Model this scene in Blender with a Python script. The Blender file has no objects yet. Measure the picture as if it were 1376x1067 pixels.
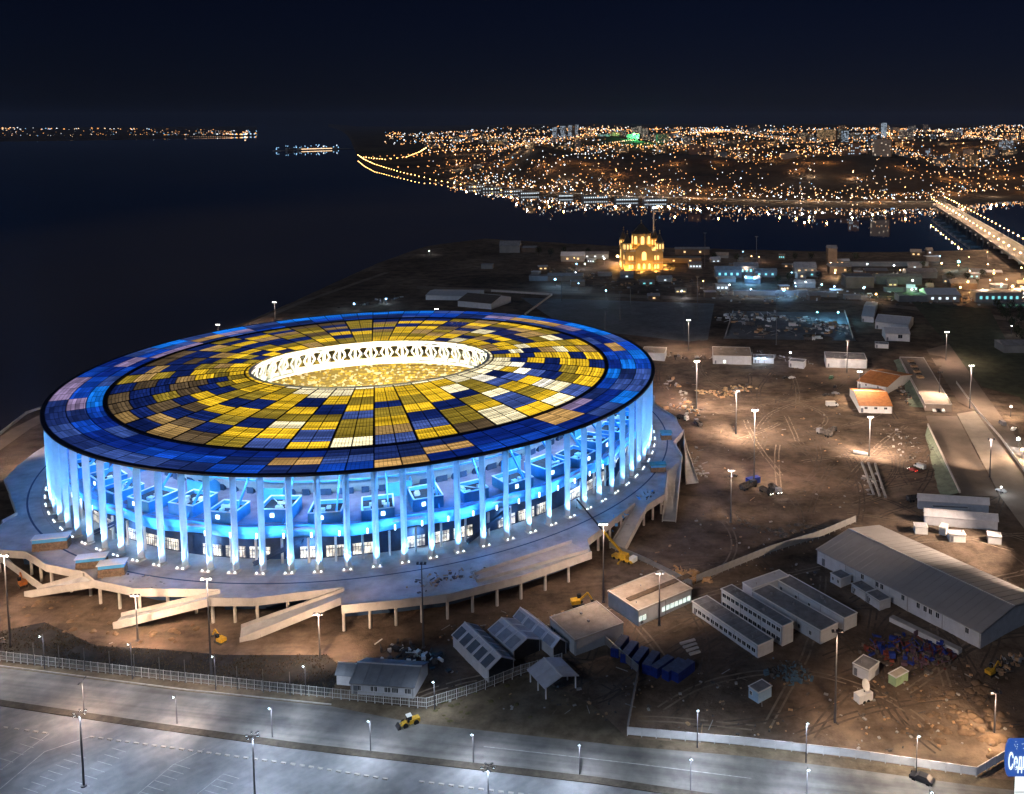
import bpy, bmesh, math, random
from math import sin, cos, pi, radians, sqrt, atan2, hypot
from mathutils import Vector, Matrix

# ------------------------------------------------------------------ camera, sky, night fill, exposure
SC = bpy.context.scene
COL = SC.collection
R = 130.0                      # stadium radius (m); the stadium stands at the origin, its podium floor at z = 0
GZ = -7.0                      # ground level round the podium
WZ = -10.0                     # water level
CAM = Vector((118.545, -417.44, 147.03))
FOC, PITCH, PCX, PCY, PW, PH = 1238.59, 0.10009, 845.72, 287.47, 1376.0, 1067.0

cd = bpy.data.cameras.new('camera')
cam = bpy.data.objects.new('camera', cd)
COL.objects.link(cam)
cam.location = CAM
cam.rotation_euler = (pi / 2 - PITCH, 0, 0)
cd.sensor_width = 36.0
cd.lens = FOC / PW * 36.0
cd.shift_x = (PW / 2 - PCX) / PW
cd.shift_y = (PCY - PH / 2) / PW
cd.clip_start = 1.0
cd.clip_end = 90000.0
SC.camera = cam

FILL_EL, FILL_AZ = radians(32), radians(215)   # the added night fill comes from behind the camera, to its left
w = bpy.data.worlds.new('World')
SC.world = w
w.use_nodes = True
nt = w.node_tree
sky = nt.nodes.new('ShaderNodeTexSky')
sky.sky_type = 'NISHITA'
sky.sun_disc = False
sky.sun_elevation = FILL_EL
sky.sun_rotation = FILL_AZ
sky.altitude = 200
sky.air_density = 1.0
sky.dust_density = 0.3
sky.ozone_density = 3.0
bg = nt.nodes['Background']
SKY_STRENGTH = 0.0015          # a night sky
bg.inputs['Strength'].default_value = SKY_STRENGTH
tint = nt.nodes.new('ShaderNodeMix'); tint.data_type = 'RGBA'; tint.blend_type = 'MULTIPLY'
tint.inputs[0].default_value = 1.0
tint.inputs[7].default_value = (0.34, 0.40, 1.0, 1)     # the deep blue of a night sky
nt.links.new(sky.outputs[0], tint.inputs[6])
nt.links.new(tint.outputs[2], bg.inputs['Color'])

sd = bpy.data.lights.new('night_fill', 'SUN')
sd.energy = 0.46               # added bluish fill in place of ambient night light
sd.angle = radians(12)
sd.color = (0.68, 0.80, 1.0)
night_fill = bpy.data.objects.new('night_fill', sd)
COL.objects.link(night_fill)
night_fill.rotation_euler = (pi / 2 - FILL_EL, 0, pi - FILL_AZ)

SC.view_settings.view_transform = 'Standard'
SC.view_settings.look = 'None'
SC.view_settings.gamma = 1.0
SC.view_settings.exposure = 0.0
SC.view_settings.use_curve_mapping = False
SC.render.engine = 'CYCLES'
CY = SC.cycles
CY.use_denoising = True
CY.max_bounces = 4
CY.diffuse_bounces = 2
CY.glossy_bounces = 2
CY.transmission_bounces = 2
CY.sample_clamp_indirect = 2.0
CY.use_light_tree = True
CY.caustics_reflective = False
CY.caustics_refractive = False

# ------------------------------------------------------------------ helpers
rng = random.Random(11)

def at(u, v, z=GZ):
    """World point at height z that the photograph shows at (u, v): how every place on the site was measured."""
    a = (u - PCX) / FOC
    b = -(v - PCY) / FOC
    c, s = cos(PITCH), sin(PITCH)
    d = Vector((a, c + b * s, -s + b * c))
    return CAM + d * ((z - CAM.z) / d.z)

def photo(p):
    v = p - CAM
    c, s = cos(PITCH), sin(PITCH)
    d = v.y * c - v.z * s
    return PCX + FOC * v.x / d, PCY - FOC * (v.y * s + v.z * c) / d, d

class MB:
    """Collects faces for ONE mesh."""
    def __init__(s):
        s.v, s.f, s.m, s.uv = [], [], [], {}
    def face(s, pts, m=0, uv=None):
        i = len(s.v)
        s.v += [tuple(p) for p in pts]
        s.f.append(tuple(range(i, i + len(pts))))
        s.m.append(m)
        if uv: s.uv[len(s.f) - 1] = uv
    def add(s, vs, fs, m=0):
        i = len(s.v)
        s.v += [tuple(p) for p in vs]
        for f in fs:
            s.f.append(tuple(k + i for k in f)); s.m.append(m)
    def hexa(s, b, t, m=0):
        """b, t: four bottom and four top points, counter-clockwise from above."""
        s.add(list(b) + list(t), [(3, 2, 1, 0), (4, 5, 6, 7), (0, 1, 5, 4), (1, 2, 6, 5), (2, 3, 7, 6), (3, 0, 4, 7)], m)
    def box(s, c, d, rz=0.0, m=0):
        x, y, z = c; a, b, h = d[0] / 2, d[1] / 2, d[2] / 2
        cr, sr = cos(rz), sin(rz)
        q = [(x + px * cr - py * sr, y + px * sr + py * cr) for px, py in ((-a, -b), (a, -b), (a, b), (-a, b))]
        s.hexa([(p[0], p[1], z - h) for p in q], [(p[0], p[1], z + h) for p in q], m)
    def bar(s, p, q, wd, ht, m=0):
        """A beam of rectangular section from p to q."""
        p, q = Vector(p), Vector(q)
        d = (q - p).normalized()
        sde = d.cross(Vector((0, 0, 1)))
        sde = sde.normalized() if sde.length > 1e-4 else Vector((1, 0, 0))
        up = sde.cross(d).normalized()
        a, b = sde * wd / 2, up * ht / 2
        s.hexa([p - a - b, p + a - b, q + a - b, q - a - b], [p - a + b, p + a + b, q + a + b, q - a + b], m)
    def prism(s, poly, z0, z1, m=0, mt=None):
        n = len(poly)
        area = sum(poly[i][0] * poly[(i + 1) % n][1] - poly[(i + 1) % n][0] * poly[i][1] for i in range(n))
        if area < 0: poly = poly[::-1]
        i = len(s.v)
        s.v += [(p[0], p[1], z0) for p in poly] + [(p[0], p[1], z1) for p in poly]
        s.f.append(tuple(range(i + n - 1, i - 1, -1))); s.m.append(m)
        s.f.append(tuple(range(i + n, i + 2 * n))); s.m.append(m if mt is None else mt)
        for k in range(n):
            l = (k + 1) % n
            s.f.append((i + k, i + l, i + n + l, i + n + k)); s.m.append(m)
    def lathe(s, prof, n=8, c=(0, 0, 0), ms=None):
        """prof: (radius, z) from the bottom up; ms: a material number per ring."""
        i = len(s.v)
        for r, z in prof:
            s.v += [(c[0] + r * cos(2 * pi * k / n), c[1] + r * sin(2 * pi * k / n), c[2] + z) for k in range(n)]
        for j in range(len(prof) - 1):
            for k in range(n):
                l = (k + 1) % n
                s.f.append((i + j * n + k, i + j * n + l, i + (j + 1) * n + l, i + (j + 1) * n + k)); s.m.append(ms[j] if ms else 0)
        s.f.append(tuple(i + (len(prof) - 1) * n + k for k in range(n))); s.m.append(ms[-1] if ms else 0)
        s.f.append(tuple(i + n - 1 - k for k in range(n))); s.m.append(ms[0] if ms else 0)
    def tube(s, p, q, r0, r1=None, n=6, m=0):
        p, q = Vector(p), Vector(q); r1 = r0 if r1 is None else r1
        d = (q - p).normalized()
        e = d.orthogonal().normalized(); g = d.cross(e)
        vs = [p + (e * cos(2 * pi * k / n) + g * sin(2 * pi * k / n)) * r0 for k in range(n)] + [q + (e * cos(2 * pi * k / n) + g * sin(2 * pi * k / n)) * r1 for k in range(n)]
        s.add(vs, [(k, (k + 1) % n, n + (k + 1) % n, n + k) for k in range(n)] + [tuple(range(n - 1, -1, -1)), tuple(range(n, 2 * n))], m)
    def octa(s, c, r, m=0, sz=1.0):
        x, y, z = c
        s.add([(x + r, y, z), (x, y + r, z), (x - r, y, z), (x, y - r, z), (x, y, z + r * sz), (x, y, z - r * sz)],
              [(0, 1, 4), (1, 2, 4), (2, 3, 4), (3, 0, 4), (1, 0, 5), (2, 1, 5), (3, 2, 5), (0, 3, 5)], m)
    def blob(s, c, rx, ry, rz, r, n=7, m=0):
        """an uneven lump"""
        pr = [(.55, -.4), (1, 0), (.85, .45), (.45, .8)]
        i = len(s.v)
        for a, z in pr:
            for k in range(n):
                t = 2 * pi * k / n; q = 1 + r.uniform(-.25, .25)
                s.v.append((c[0] + rx * a * q * cos(t), c[1] + ry * a * q * sin(t), c[2] + rz * (z + r.uniform(-.1, .1))))
        s.v.append((c[0], c[1], c[2] + rz))
        for j in range(3):
            for k in range(n):
                l = (k + 1) % n
                s.f.append((i + j * n + k, i + j * n + l, i + (j + 1) * n + l, i + (j + 1) * n + k)); s.m.append(m)
        for k in range(n):
            s.f.append((i + 3 * n + k, i + 3 * n + (k + 1) % n, i + 4 * n)); s.m.append(m)
    def mesh(s, name, mats):
        me = bpy.data.meshes.new(name)
        me.from_pydata(s.v, [], s.f)
        mats = mats if isinstance(mats, (list, tuple)) else [mats]
        for x in mats: me.materials.append(x)
        if len(mats) > 1:
            me.polygons.foreach_set('material_index', s.m)
        if s.uv:
            ul = me.uv_layers.new(name='UVMap')
            for fi, uv in s.uv.items():
                for li, c in zip(me.polygons[fi].loop_indices, uv): ul.data[li].uv = c
        me.update()
        return me
    def build(s, name, mats, parent=None, **kw):
        return place(name, s.mesh(name, mats), parent, **kw)

def place(name, me, parent=None, loc=None, rz=0.0, kind=None, label=None):
    o = bpy.data.objects.new(name, me)
    COL.objects.link(o)
    if parent is not None: o.parent = parent
    if loc is not None: o.location = loc
    if rz: o.rotation_euler = (0, 0, rz)
    if kind: o['kind'] = kind
    if label: o['label'] = label
    return o

def tag(o, label, cat, group=None):
    o['label'] = label; o['category'] = cat
    if group: o['group'] = group
    return o

def thing(name, label, cat, loc=(0, 0, 0), rz=0.0, group=None):
    o = bpy.data.objects.new(name, None)
    o.empty_display_size = 0.5
    COL.objects.link(o)
    o.location = loc; o.rotation_euler = (0, 0, rz)
    return tag(o, label, cat, group)

KIDS = {}
def kids(o):
    return [c for c in bpy.data.objects if c.parent == o]

def copy_thing(o, loc, rz, label, group=None, scale=None):
    """a copy of a thing with copies of its parts and their sub-parts; the kids are looked up once"""
    if o.name not in KIDS:
        KIDS[o.name] = [(c, kids(c)) for c in kids(o)]
    r = o.copy(); COL.objects.link(r)
    r.location = loc; r.rotation_euler = (0, 0, rz)
    if scale: r.scale = (scale,) * 3
    r['label'] = label
    if group: r['group'] = group
    for c, gs in KIDS[o.name]:
        d = c.copy(); COL.objects.link(d); d.parent = r
        for g in gs:
            e = g.copy(); COL.objects.link(e); e.parent = d
    return r

# ------------------------------------------------------------------ materials
MATS = {}
def srgb(r, g, b):
    f = lambda x: (x / 255 / 12.92) if x <= 10 else ((x / 255 + .055) / 1.055) ** 2.4
    return (f(r), f(g), f(b))

def surf(name, col, rough=0.7, metal=0.0, var=0.25, scale=0.4, bump=0.0, bscale=2.0, detail=4, spec=0.3):
    """A surface with uneven colour (noise in object space) and optional fine relief."""
    if name in MATS: return MATS[name]
    m = bpy.data.materials.new(name); m.use_nodes = True
    n, l = m.node_tree.nodes, m.node_tree.links
    b = n['Principled BSDF']
    b.inputs['Roughness'].default_value = rough
    b.inputs['Metallic'].default_value = metal
    b.inputs['Specular IOR Level'].default_value = spec
    tc = n.new('ShaderNodeTexCoord')
    no = n.new('ShaderNodeTexNoise'); no.inputs['Scale'].default_value = scale; no.inputs['Detail'].default_value = detail
    no.inputs['Roughness'].default_value = 0.65
    l.new(tc.outputs['Object'], no.inputs['Vector'])
    cr = n.new('ShaderNodeValToRGB')
    a, c = max(0.0, 1 - var), 1 + var
    cr.color_ramp.elements[0].position = 0.3; cr.color_ramp.elements[1].position = 0.7
    cr.color_ramp.elements[0].color = (col[0] * a, col[1] * a, col[2] * a, 1)
    cr.color_ramp.elements[1].color = (min(1, col[0] * c), min(1, col[1] * c), min(1, col[2] * c), 1)
    l.new(no.outputs['Fac'], cr.inputs[0]); l.new(cr.outputs[0], b.inputs['Base Color'])
    if bump:
        nb = n.new('ShaderNodeTexNoise'); nb.inputs['Scale'].default_value = bscale; nb.inputs['Detail'].default_value = 6
        l.new(tc.outputs['Object'], nb.inputs['Vector'])
        bp = n.new('ShaderNodeBump'); bp.inputs['Strength'].default_value = 1.0; bp.inputs['Distance'].default_value = bump
        l.new(nb.outputs['Fac'], bp.inputs['Height']); l.new(bp.outputs[0], b.inputs['Normal'])
    MATS[name] = m
    return m

def glow(name, col, strength=1.0, sample=True):
    if name in MATS: return MATS[name]
    m = bpy.data.materials.new(name); m.use_nodes = True
    n, l = m.node_tree.nodes, m.node_tree.links
    b = n['Principled BSDF']
    b.inputs['Base Color'].default_value = (0.3, 0.3, 0.3, 1)
    b.inputs['Emission Color'].default_value = (*col, 1)
    b.inputs['Emission Strength'].default_value = strength
    if not sample: m.cycles.emission_sampling = 'NONE'
    MATS[name] = m
    return m

CONC = surf('concrete', (0.33, 0.32, 0.32), 0.8, var=.22, scale=.25, bump=.02)
CONC_PALE = surf('pale_concrete', (0.52, 0.48, 0.46), 0.75, var=.15, scale=.3)
PAVE = surf('podium_paving', (0.40, 0.40, 0.42), 0.7, var=.35, scale=.12, detail=8, bump=.02)
STEEL = surf('galvanised_steel', (0.35, 0.35, 0.37), 0.45, metal=.6, var=.2)
DARK = surf('dark_steel', (0.035, 0.037, 0.045), 0.5, metal=.3, var=.3)
WHITE = surf('white_paint', (0.75, 0.75, 0.76), 0.5, var=.08, scale=.6)
SHEET = surf('white_tent_fabric', (0.55, 0.56, 0.62), 0.6, var=.12, scale=.5)
SKYLITE = surf('grey_skylight_panel', (0.10, 0.12, 0.16), 0.35, var=.25)
ROOFG = surf('grey_felt_roof', (0.24, 0.235, 0.25), 0.8, var=.3, scale=.35, detail=7)
ROOFT = surf('tan_roof_deck', (0.36, 0.30, 0.25), 0.8, var=.3, scale=.3, detail=7)
CLAD = surf('pale_wall_cladding', (0.55, 0.57, 0.62), 0.6, var=.12, scale=.4)
GLASSD = surf('dark_window_glass', (0.02, 0.025, 0.035), 0.15, var=.2, spec=.6)
BLUEP = surf('blue_container_paint', (0.015, 0.035, 0.22), 0.5, var=.35, scale=.7)
REDP = surf('rust_red_paint', (0.16, 0.04, 0.03), 0.6, var=.35)
YELP = surf('yellow_machine_paint', (0.55, 0.33, 0.03), 0.5, var=.3, scale=1.5)
RUBBER = surf('black_rubber', (0.015, 0.015, 0.016), 0.9, var=.3)
TIMBER = surf('pale_timber', (0.42, 0.26, 0.15), 0.8, var=.35, scale=1.2)
SCRAP = surf('dark_scrap', (0.09, 0.08, 0.075), 0.8, var=.6, scale=1.0)
LAMPW = glow('white_lamp', (1.0, 0.97, 0.9), 14.0)
LAMPC = glow('cool_lamp', (0.75, 0.9, 1.0), 14.0)
LAMPO = glow('sodium_lamp', (1.0, 0.55, 0.16), 12.0)

def lamp(name, loc, power, col, kind='POINT', size=0.5, aim=None, cone=None, blend=0.6):
    d = bpy.data.lights.new(name, kind)
    d.energy = power; d.color = col
    d.shadow_soft_size = size
    if kind == 'SPOT':
        d.spot_size = cone; d.spot_blend = blend
    o = bpy.data.objects.new(name, d); COL.objects.link(o)
    o.location = loc
    if aim is not None:
        o.rotation_euler = (Vector(aim) - Vector(loc)).to_track_quat('-Z', 'Y').to_euler()
    return o
# ------------------------------------------------------------------ land, water, hills
def inside(poly, x, y):
    c = False; j = len(poly) - 1
    for i in range(len(poly)):
        xi, yi = poly[i][0], poly[i][1]; xj, yj = poly[j][0], poly[j][1]
        if (yi > y) != (yj > y) and x < (xj - xi) * (y - yi) / (yj - yi) + xi: c = not c
        j = i
    return c

shore_uv = [(-260, 700), (-60, 612), (0, 578), (18, 562), (36, 551), (56, 546), (120, 520), (230, 470), (330, 432), (395, 404), (460, 374), (510, 352),
            (570, 331), (650, 321), (740, 326), (830, 331), (905, 333), (1040, 337), (1180, 339), (1290, 337), (1340, 334), (1420, 331), (1700, 322), (2100, 312)]
shore = [at(u, v, WZ) for u, v in shore_uv]
near_bank = [(p.x, p.y) for p in shore] + [(1500, 700), (1500, -500), (-500, -500)]

def seg_dist(x, y, line):
    best = 1e9
    for a, b in zip(line, line[1:]):
        dx, dy = b[0] - a[0], b[1] - a[1]
        t = max(0, min(1, ((x - a[0]) * dx + (y - a[1]) * dy) / (dx * dx + dy * dy + 1e-9)))
        best = min(best, hypot(x - a[0] - t * dx, y - a[1] - t * dy))
    return best

from mathutils import noise as NZ
def axis(lo, hi, a, b, fine, coarse):
    out, x = [], lo
    while x < hi:
        out.append(x); x += fine if a <= x < b else coarse
    return out + [hi]
gx = axis(-420, 1300, -200, 330, 3.2, 22)
gy = axis(-420, 900, -250, 250, 3.2, 18)
sh2 = [(p.x, p.y) for p in shore]
hv, idx = [], {}
road_a, road_b = at(0, 890), at(1376, 1045)
def road_side(x, y):
    """> 0 north of the foreground road's dirt verge"""
    d = (road_b - road_a); n = Vector((-d.y, d.x, 0)).normalized()
    return (Vector((x, y, 0)) - road_a).dot(n)
def ground_h(x, y):
    """height of the bare ground: rutted and uneven on the site, flat under the roads"""
    if not inside(near_bank, x, y): return WZ - 4
    z = GZ
    if -200 <= x < 330 and -250 <= y < 250:
        q = NZ.fractal(Vector((x * .03, y * .03, 3.1)), 1.0, 2.0, 4) + .45 * NZ.noise(Vector((x * .22, y * .22, 9.0)))
        z -= .45 + .45 * max(-1, min(1.2, q))
        k = min(1, max(0, (road_side(x, y) - 2) / 12))
        z = GZ - .30 + (z - GZ + .30) * k
    else: z -= .4
    d = seg_dist(x, y, sh2) if y > -120 else 99
    if d < 14: z = min(z, WZ - .3 + (GZ - .5 - WZ + .3) * (d / 14))
    return z
for y in gy:
    for x in gx: hv.append((x, y, ground_h(x, y)))
nx = len(gx)
g = MB(); g.v = hv
g.f = [(j * nx + i, j * nx + i + 1, (j + 1) * nx + i + 1, (j + 1) * nx + i) for j in range(len(gy) - 1) for i in range(nx - 1)]
g.m = [0] * len(g.f)

def dirt_mat(name, cols, scales=(.012, .11, .8), bump=.5, green=0.0):
    m = bpy.data.materials.new(name); m.use_nodes = True
    n, l = m.node_tree.nodes, m.node_tree.links
    b = n['Principled BSDF']; b.inputs['Roughness'].default_value = .95; b.inputs['Specular IOR Level'].default_value = .1
    tc = n.new('ShaderNodeTexCoord')
    def nz(sc, det, vec=None, rough=.6):
        t = n.new('ShaderNodeTexNoise'); t.inputs['Scale'].default_value = sc; t.inputs['Detail'].default_value = det; t.inputs['Roughness'].default_value = rough
        l.new(vec or tc.outputs['Object'], t.inputs['Vector']); return t
    def ramp(src, stops):
        r = n.new('ShaderNodeValToRGB')
        r.color_ramp.elements[0].position, r.color_ramp.elements[0].color = stops[0][0], (*stops[0][1], 1)
        r.color_ramp.elements[1].position, r.color_ramp.elements[1].color = stops[-1][0], (*stops[-1][1], 1)
        for p, c in stops[1:-1]:
            e = r.color_ramp.elements.new(p); e.color = (*c, 1)
        l.new(src, r.inputs[0]); return r
    def mix(a, c, f, mode='MIX'):
        x = n.new('ShaderNodeMix'); x.data_type = 'RGBA'; x.blend_type = mode
        if isinstance(f, float): x.inputs[0].default_value = f
        else: l.new(f, x.inputs[0])
        l.new(a, x.inputs[6]); l.new(c, x.inputs[7]); return x.outputs[2]
    big = ramp(nz(scales[0], 5).outputs['Fac'], [(.32, cols[0]), (.5, cols[1]), (.68, cols[2])])
    mid = ramp(nz(scales[1], 8, rough=.7).outputs['Fac'], [(.3, (.36, .34, .33)), (.52, (1, 1, 1)), (.72, (1.55, 1.5, 1.45))])
    c = mix(big.outputs[0], mid.outputs[0], 1.0, 'MULTIPLY')
    # wheel tracks: strongly stretched, bent noise
    wp = nz(.02, 2)
    vm = n.new('ShaderNodeVectorMath'); vm.operation = 'MULTIPLY_ADD'
    l.new(wp.outputs['Color'], vm.inputs[0]); vm.inputs[1].default_value = (26, 26, 0); l.new(tc.outputs['Object'], vm.inputs[2])
    mp = n.new('ShaderNodeMapping'); mp.inputs['Rotation'].default_value = (0, 0, .9); mp.inputs['Scale'].default_value = (.012, .22, 1)
    l.new(vm.outputs[0], mp.inputs['Vector'])
    tr = ramp(nz(1.0, 3, mp.outputs[0]).outputs['Fac'], [(.36, (.55, .55, .55)), (.48, (1, 1, 1)), (.66, (1.12, 1.1, 1.08))])
    c = mix(c, tr.outputs[0], .45, 'MULTIPLY')
    l.new(c, b.inputs['Base Color'])
    nb = nz(scales[2], 7, rough=.7)
    bp = n.new('ShaderNodeBump'); bp.inputs['Distance'].default_value = bump; bp.inputs['Strength'].default_value = 1
    l.new(nb.outputs['Fac'], bp.inputs['Height']); l.new(bp.outputs[0], b.inputs['Normal'])
    MATS[name] = m
    return m
DIRT = dirt_mat('building_site_dirt', [(.070, .052, .041), (.138, .102, .079), (.22, .168, .130)])
go = g.build('ground', DIRT); go['kind'] = 'structure'
for p in go.data.polygons: p.use_smooth = True

# water
wm = bpy.data.materials.new('river_water'); wm.use_nodes = True
n, l = wm.node_tree.nodes, wm.node_tree.links
b = n['Principled BSDF']
b.inputs['Roughness'].default_value = .018
b.inputs['IOR'].default_value = 1.33
b.inputs['Specular IOR Level'].default_value = .8
tc = n.new('ShaderNodeTexCoord')
t1 = n.new('ShaderNodeTexNoise'); t1.inputs['Scale'].default_value = .0011; t1.inputs['Detail'].default_value = 3
l.new(tc.outputs['Object'], t1.inputs['Vector'])
cr = n.new('ShaderNodeValToRGB')
cr.color_ramp.elements[0].position, cr.color_ramp.elements[0].color = .42, (.010, .036, .10, 1)
cr.color_ramp.elements[1].position, cr.color_ramp.elements[1].color = .85, (.17, .135, .13, 1)
# the water turns browner in a wide oval off the bank
pv_ = n.new('ShaderNodeVectorMath'); pv_.operation = 'SUBTRACT'; l.new(tc.outputs['Object'], pv_.inputs[0]); pv_.inputs[1].default_value = (-330, 900, WZ)
ps_ = n.new('ShaderNodeVectorMath'); ps_.operation = 'MULTIPLY'; l.new(pv_.outputs[0], ps_.inputs[0]); ps_.inputs[1].default_value = (1 / 420, 1 / 900, 1)
pl_ = n.new('ShaderNodeVectorMath'); pl_.operation = 'LENGTH'; l.new(ps_.outputs[0], pl_.inputs[0])
pm_ = n.new('ShaderNodeMapRange'); pm_.inputs[1].default_value = .35; pm_.inputs[2].default_value = 1.5; pm_.inputs[3].default_value = .36; pm_.inputs[4].default_value = -.12; l.new(pl_.outputs['Value'], pm_.inputs[0])
pa_ = n.new('ShaderNodeMath'); pa_.operation = 'ADD'; l.new(t1.outputs['Fac'], pa_.inputs[0]); l.new(pm_.outputs[0], pa_.inputs[1])
l.new(pa_.outputs[0], cr.inputs[0]); l.new(cr.outputs[0], b.inputs['Base Color'])
mp = n.new('ShaderNodeMapping'); mp.inputs['Scale'].default_value = (.16, .07, 1)
l.new(tc.outputs['Object'], mp.inputs['Vector'])
t2 = n.new('ShaderNodeTexNoise'); t2.inputs['Scale'].default_value = 1.0; t2.inputs['Detail'].default_value = 3
l.new(mp.outputs[0], t2.inputs['Vector'])
bp = n.new('ShaderNodeBump'); bp.inputs['Distance'].default_value = .03; bp.inputs['Strength'].default_value = .6
l.new(t2.outputs['Fac'], bp.inputs['Height']); l.new(bp.outputs[0], b.inputs['Normal'])
wb = MB(); wb.face([(-30000, -3000, WZ), (30000, -3000, WZ), (30000, 60000, WZ), (-30000, 60000, WZ)])
wb.build('water', wm, kind='structure')

# far bank: river promenade, wooded slope, plateau that carries the city
far_uv = [(478, 213), (486, 219), (500, 226), (530, 234), (560, 241), (640, 254), (720, 264), (830, 271), (930, 274), (1050, 278), (1150, 280), (1262, 279), (1330, 272), (1420, 268), (1600, 262), (1900, 258), (2300, 256)]
far_shore = [at(u, v, WZ) for u, v in far_uv]
def plan(p): return (p.x - CAM.x, p.y - CAM.y)
far_az = [(atan2(plan(p)[0], plan(p)[1]), hypot(*plan(p))) for p in far_shore]
def shore_dist(az):
    if az <= far_az[0][0]: return far_az[0][1] + (far_az[0][0] - az) * 9e5
    for (a, d), (a2, d2) in zip(far_az, far_az[1:]):
        if a <= az <= a2: return d + (d2 - d) * (az - a) / (a2 - a)
    return far_az[-1][1]
def smooth(x): x = max(0, min(1, x)); return x * x * (3 - 2 * x)
AZ_TIP = far_az[0][0]
def far_h(az, d):
    """height of the far bank at a bearing and distance"""
    e = d - shore_dist(az)
    if e < 0: return WZ - 3
    tip = smooth((az - AZ_TIP - .02) / .2)
    h = WZ + 5.0 * smooth(e / 60)
    run = 480 + 1300 * (1 - tip)
    wob = .75 + .5 * NZ.noise(Vector((az * 14, d * .0009, 1.3)))
    h += (76 * tip + 10) * smooth((e - 100 - 160 * (1 - tip)) / run) * wob
    return h + 18 * tip * smooth((e - 3000) / 9000)
def far_pt(az, d, dz=0.0):
    return Vector((CAM.x + sin(az) * d, CAM.y + cos(az) * d, far_h(az, d) + dz))
fb = MB()
azs = [AZ_TIP - .026 + i * .002 for i in range(13)] + [AZ_TIP + .004 + i * .0065 for i in range(int((.95 - AZ_TIP) / .0065))]
es = [-40, 0, 25, 60, 100, 160, 220, 290, 360, 430, 510, 600, 800, 1000, 1250, 1500, 1800, 2200, 2800, 3600, 5000, 7000, 10000, 15000, 24000]
for az in azs:
    for e in es:
        fb.v.append(tuple(far_pt(az, shore_dist(az) + e)))
ne = len(es)
for i in range(len(azs) - 1):
    for j in range(ne - 1):
        fb.f.append((i * ne + j, (i + 1) * ne + j, (i + 1) * ne + j + 1, i * ne + j + 1)); fb.m.append(0)
FARLAND = surf('dark_wooded_land', (0.10, 0.072, 0.05), .95, var=.7, scale=.006, detail=8, spec=.05)
fo = fb.build('far_bank', FARLAND, kind='structure')
for p in fo.data.polygons: p.use_smooth = True

# distant left shore of the wide river, and a low island pier
lb = MB()
left_line = [(-330, 190), (-120, 189), (0, 190), (80, 189), (200, 187), (300, 185), (345, 183)]
pts = [at(u, v, WZ) for u, v in left_line]
for a, c in zip(pts, pts[1:]):
    up = lambda p, k, z: CAM.xy.to_3d() + (p - CAM).xy.to_3d() * k + Vector((0, 0, z))
    rows = [(1.0, WZ - 1), (1.003, WZ + 3), (1.15, 12), (1.6, 30), (2.4, 30)]
    for (k, z), (k2, z2) in zip(rows, rows[1:]):
        lb.face([up(a, k, z), up(c, k, z), up(c, k2, z2), up(a, k2, z2)])
lb.build('distant_shore', FARLAND, kind='structure')
# ------------------------------------------------------------------ the stadium
NCOL = 88
A0 = -1.79939                     # bearing of one column
DT = 2 * pi / NCOL
ROOF_Z = 33.35
COLR = .985 * R
st = thing('stadium', 'round stadium with glowing blue and yellow checkered roof and floodlit white columns', 'stadium', (0, 0, 0))
def pol(r, a, z=0.0): return Vector((r * cos(a), r * sin(a), z))

STW = surf('white_stadium_paint', (0.72, 0.73, 0.75), .55, var=.06, scale=.3)
STB = surf('blue_stadium_panel', (0.07, 0.33, 0.72), .5, var=.18, scale=.25)
STP = surf('deck_paving', (0.24, 0.22, 0.34), .7, var=.2, scale=.25)
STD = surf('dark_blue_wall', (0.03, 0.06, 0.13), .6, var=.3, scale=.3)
RIM = surf('dark_roof_steel', (0.012, 0.014, 0.03), .5, var=.3)
GLAZ = glow('lit_lobby_glazing', (1.0, 0.93, 0.78), 1.0)
_n, _l = GLAZ.node_tree.nodes, GLAZ.node_tree.links                    # people, walls and lamps behind the glass: an uneven glow
_g = _n.new('ShaderNodeNewGeometry'); _t = _n.new('ShaderNodeTexNoise'); _t.inputs['Scale'].default_value = .42; _t.inputs['Detail'].default_value = 5
_l.new(_g.outputs['Position'], _t.inputs['Vector'])
_m = _n.new('ShaderNodeMapRange'); _m.inputs[1].default_value = .38; _m.inputs[2].default_value = .66; _m.inputs[3].default_value = .12; _m.inputs[4].default_value = 1.9
_l.new(_t.outputs['Fac'], _m.inputs[0]); _l.new(_m.outputs[0], _n['Principled BSDF'].inputs['Emission Strength'])
FIX = glow('floodlight_lens', (0.8, 0.93, 1.0), 5.0)

# columns: three-sided prisms, ridge outward
cm = MB()
zs = [(0, 1.15, .95), (9, 1.0, 1.15), (20, 1.0, 1.3), (31.3, 1.05, 1.35), (32.9, .35, .5)]
prev = None
for z, hw, dp in zs:
    ring = [(-.75, -hw, z), (-.25, -hw * 1.02, z), (dp, -.12, z), (dp, .12, z), (-.25, hw * 1.02, z), (-.75, hw, z)]
    i = len(cm.v); cm.v += ring
    if prev is not None:
        for k in range(6):
            cm.f.append((prev + k, prev + (k + 1) % 6, i + (k + 1) % 6, i + k)); cm.m.append(0)
    prev = i
cm.f.append(tuple(prev + k for k in range(6))); cm.m.append(0)
col_me = cm.mesh('column', surf('shaded_column_paint', (0.40, 0.47, 0.55), .55, var=.10, scale=.25))  # white columns, toned darker and bluer for the shade on their tops
pm = MB(); pm.box((.9, 0, .22), (3.2, 3.6, .44)); ped_me = pm.mesh('column_plinth', CONC_PALE)
fm = MB()
fm.hexa([(-.2, -.22, 0), (.2, -.22, 0), (.2, .22, 0), (-.2, .22, 0)], [(-.2, -.16, .35), (.14, -.16, .42), (.14, .16, .42), (-.2, .16, .35)])
fm.m[-5:] = fm.m[-5:]; fm.m[1] = 1
flood_me = fm.mesh('floodlight', [FIX, FIX])
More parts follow.
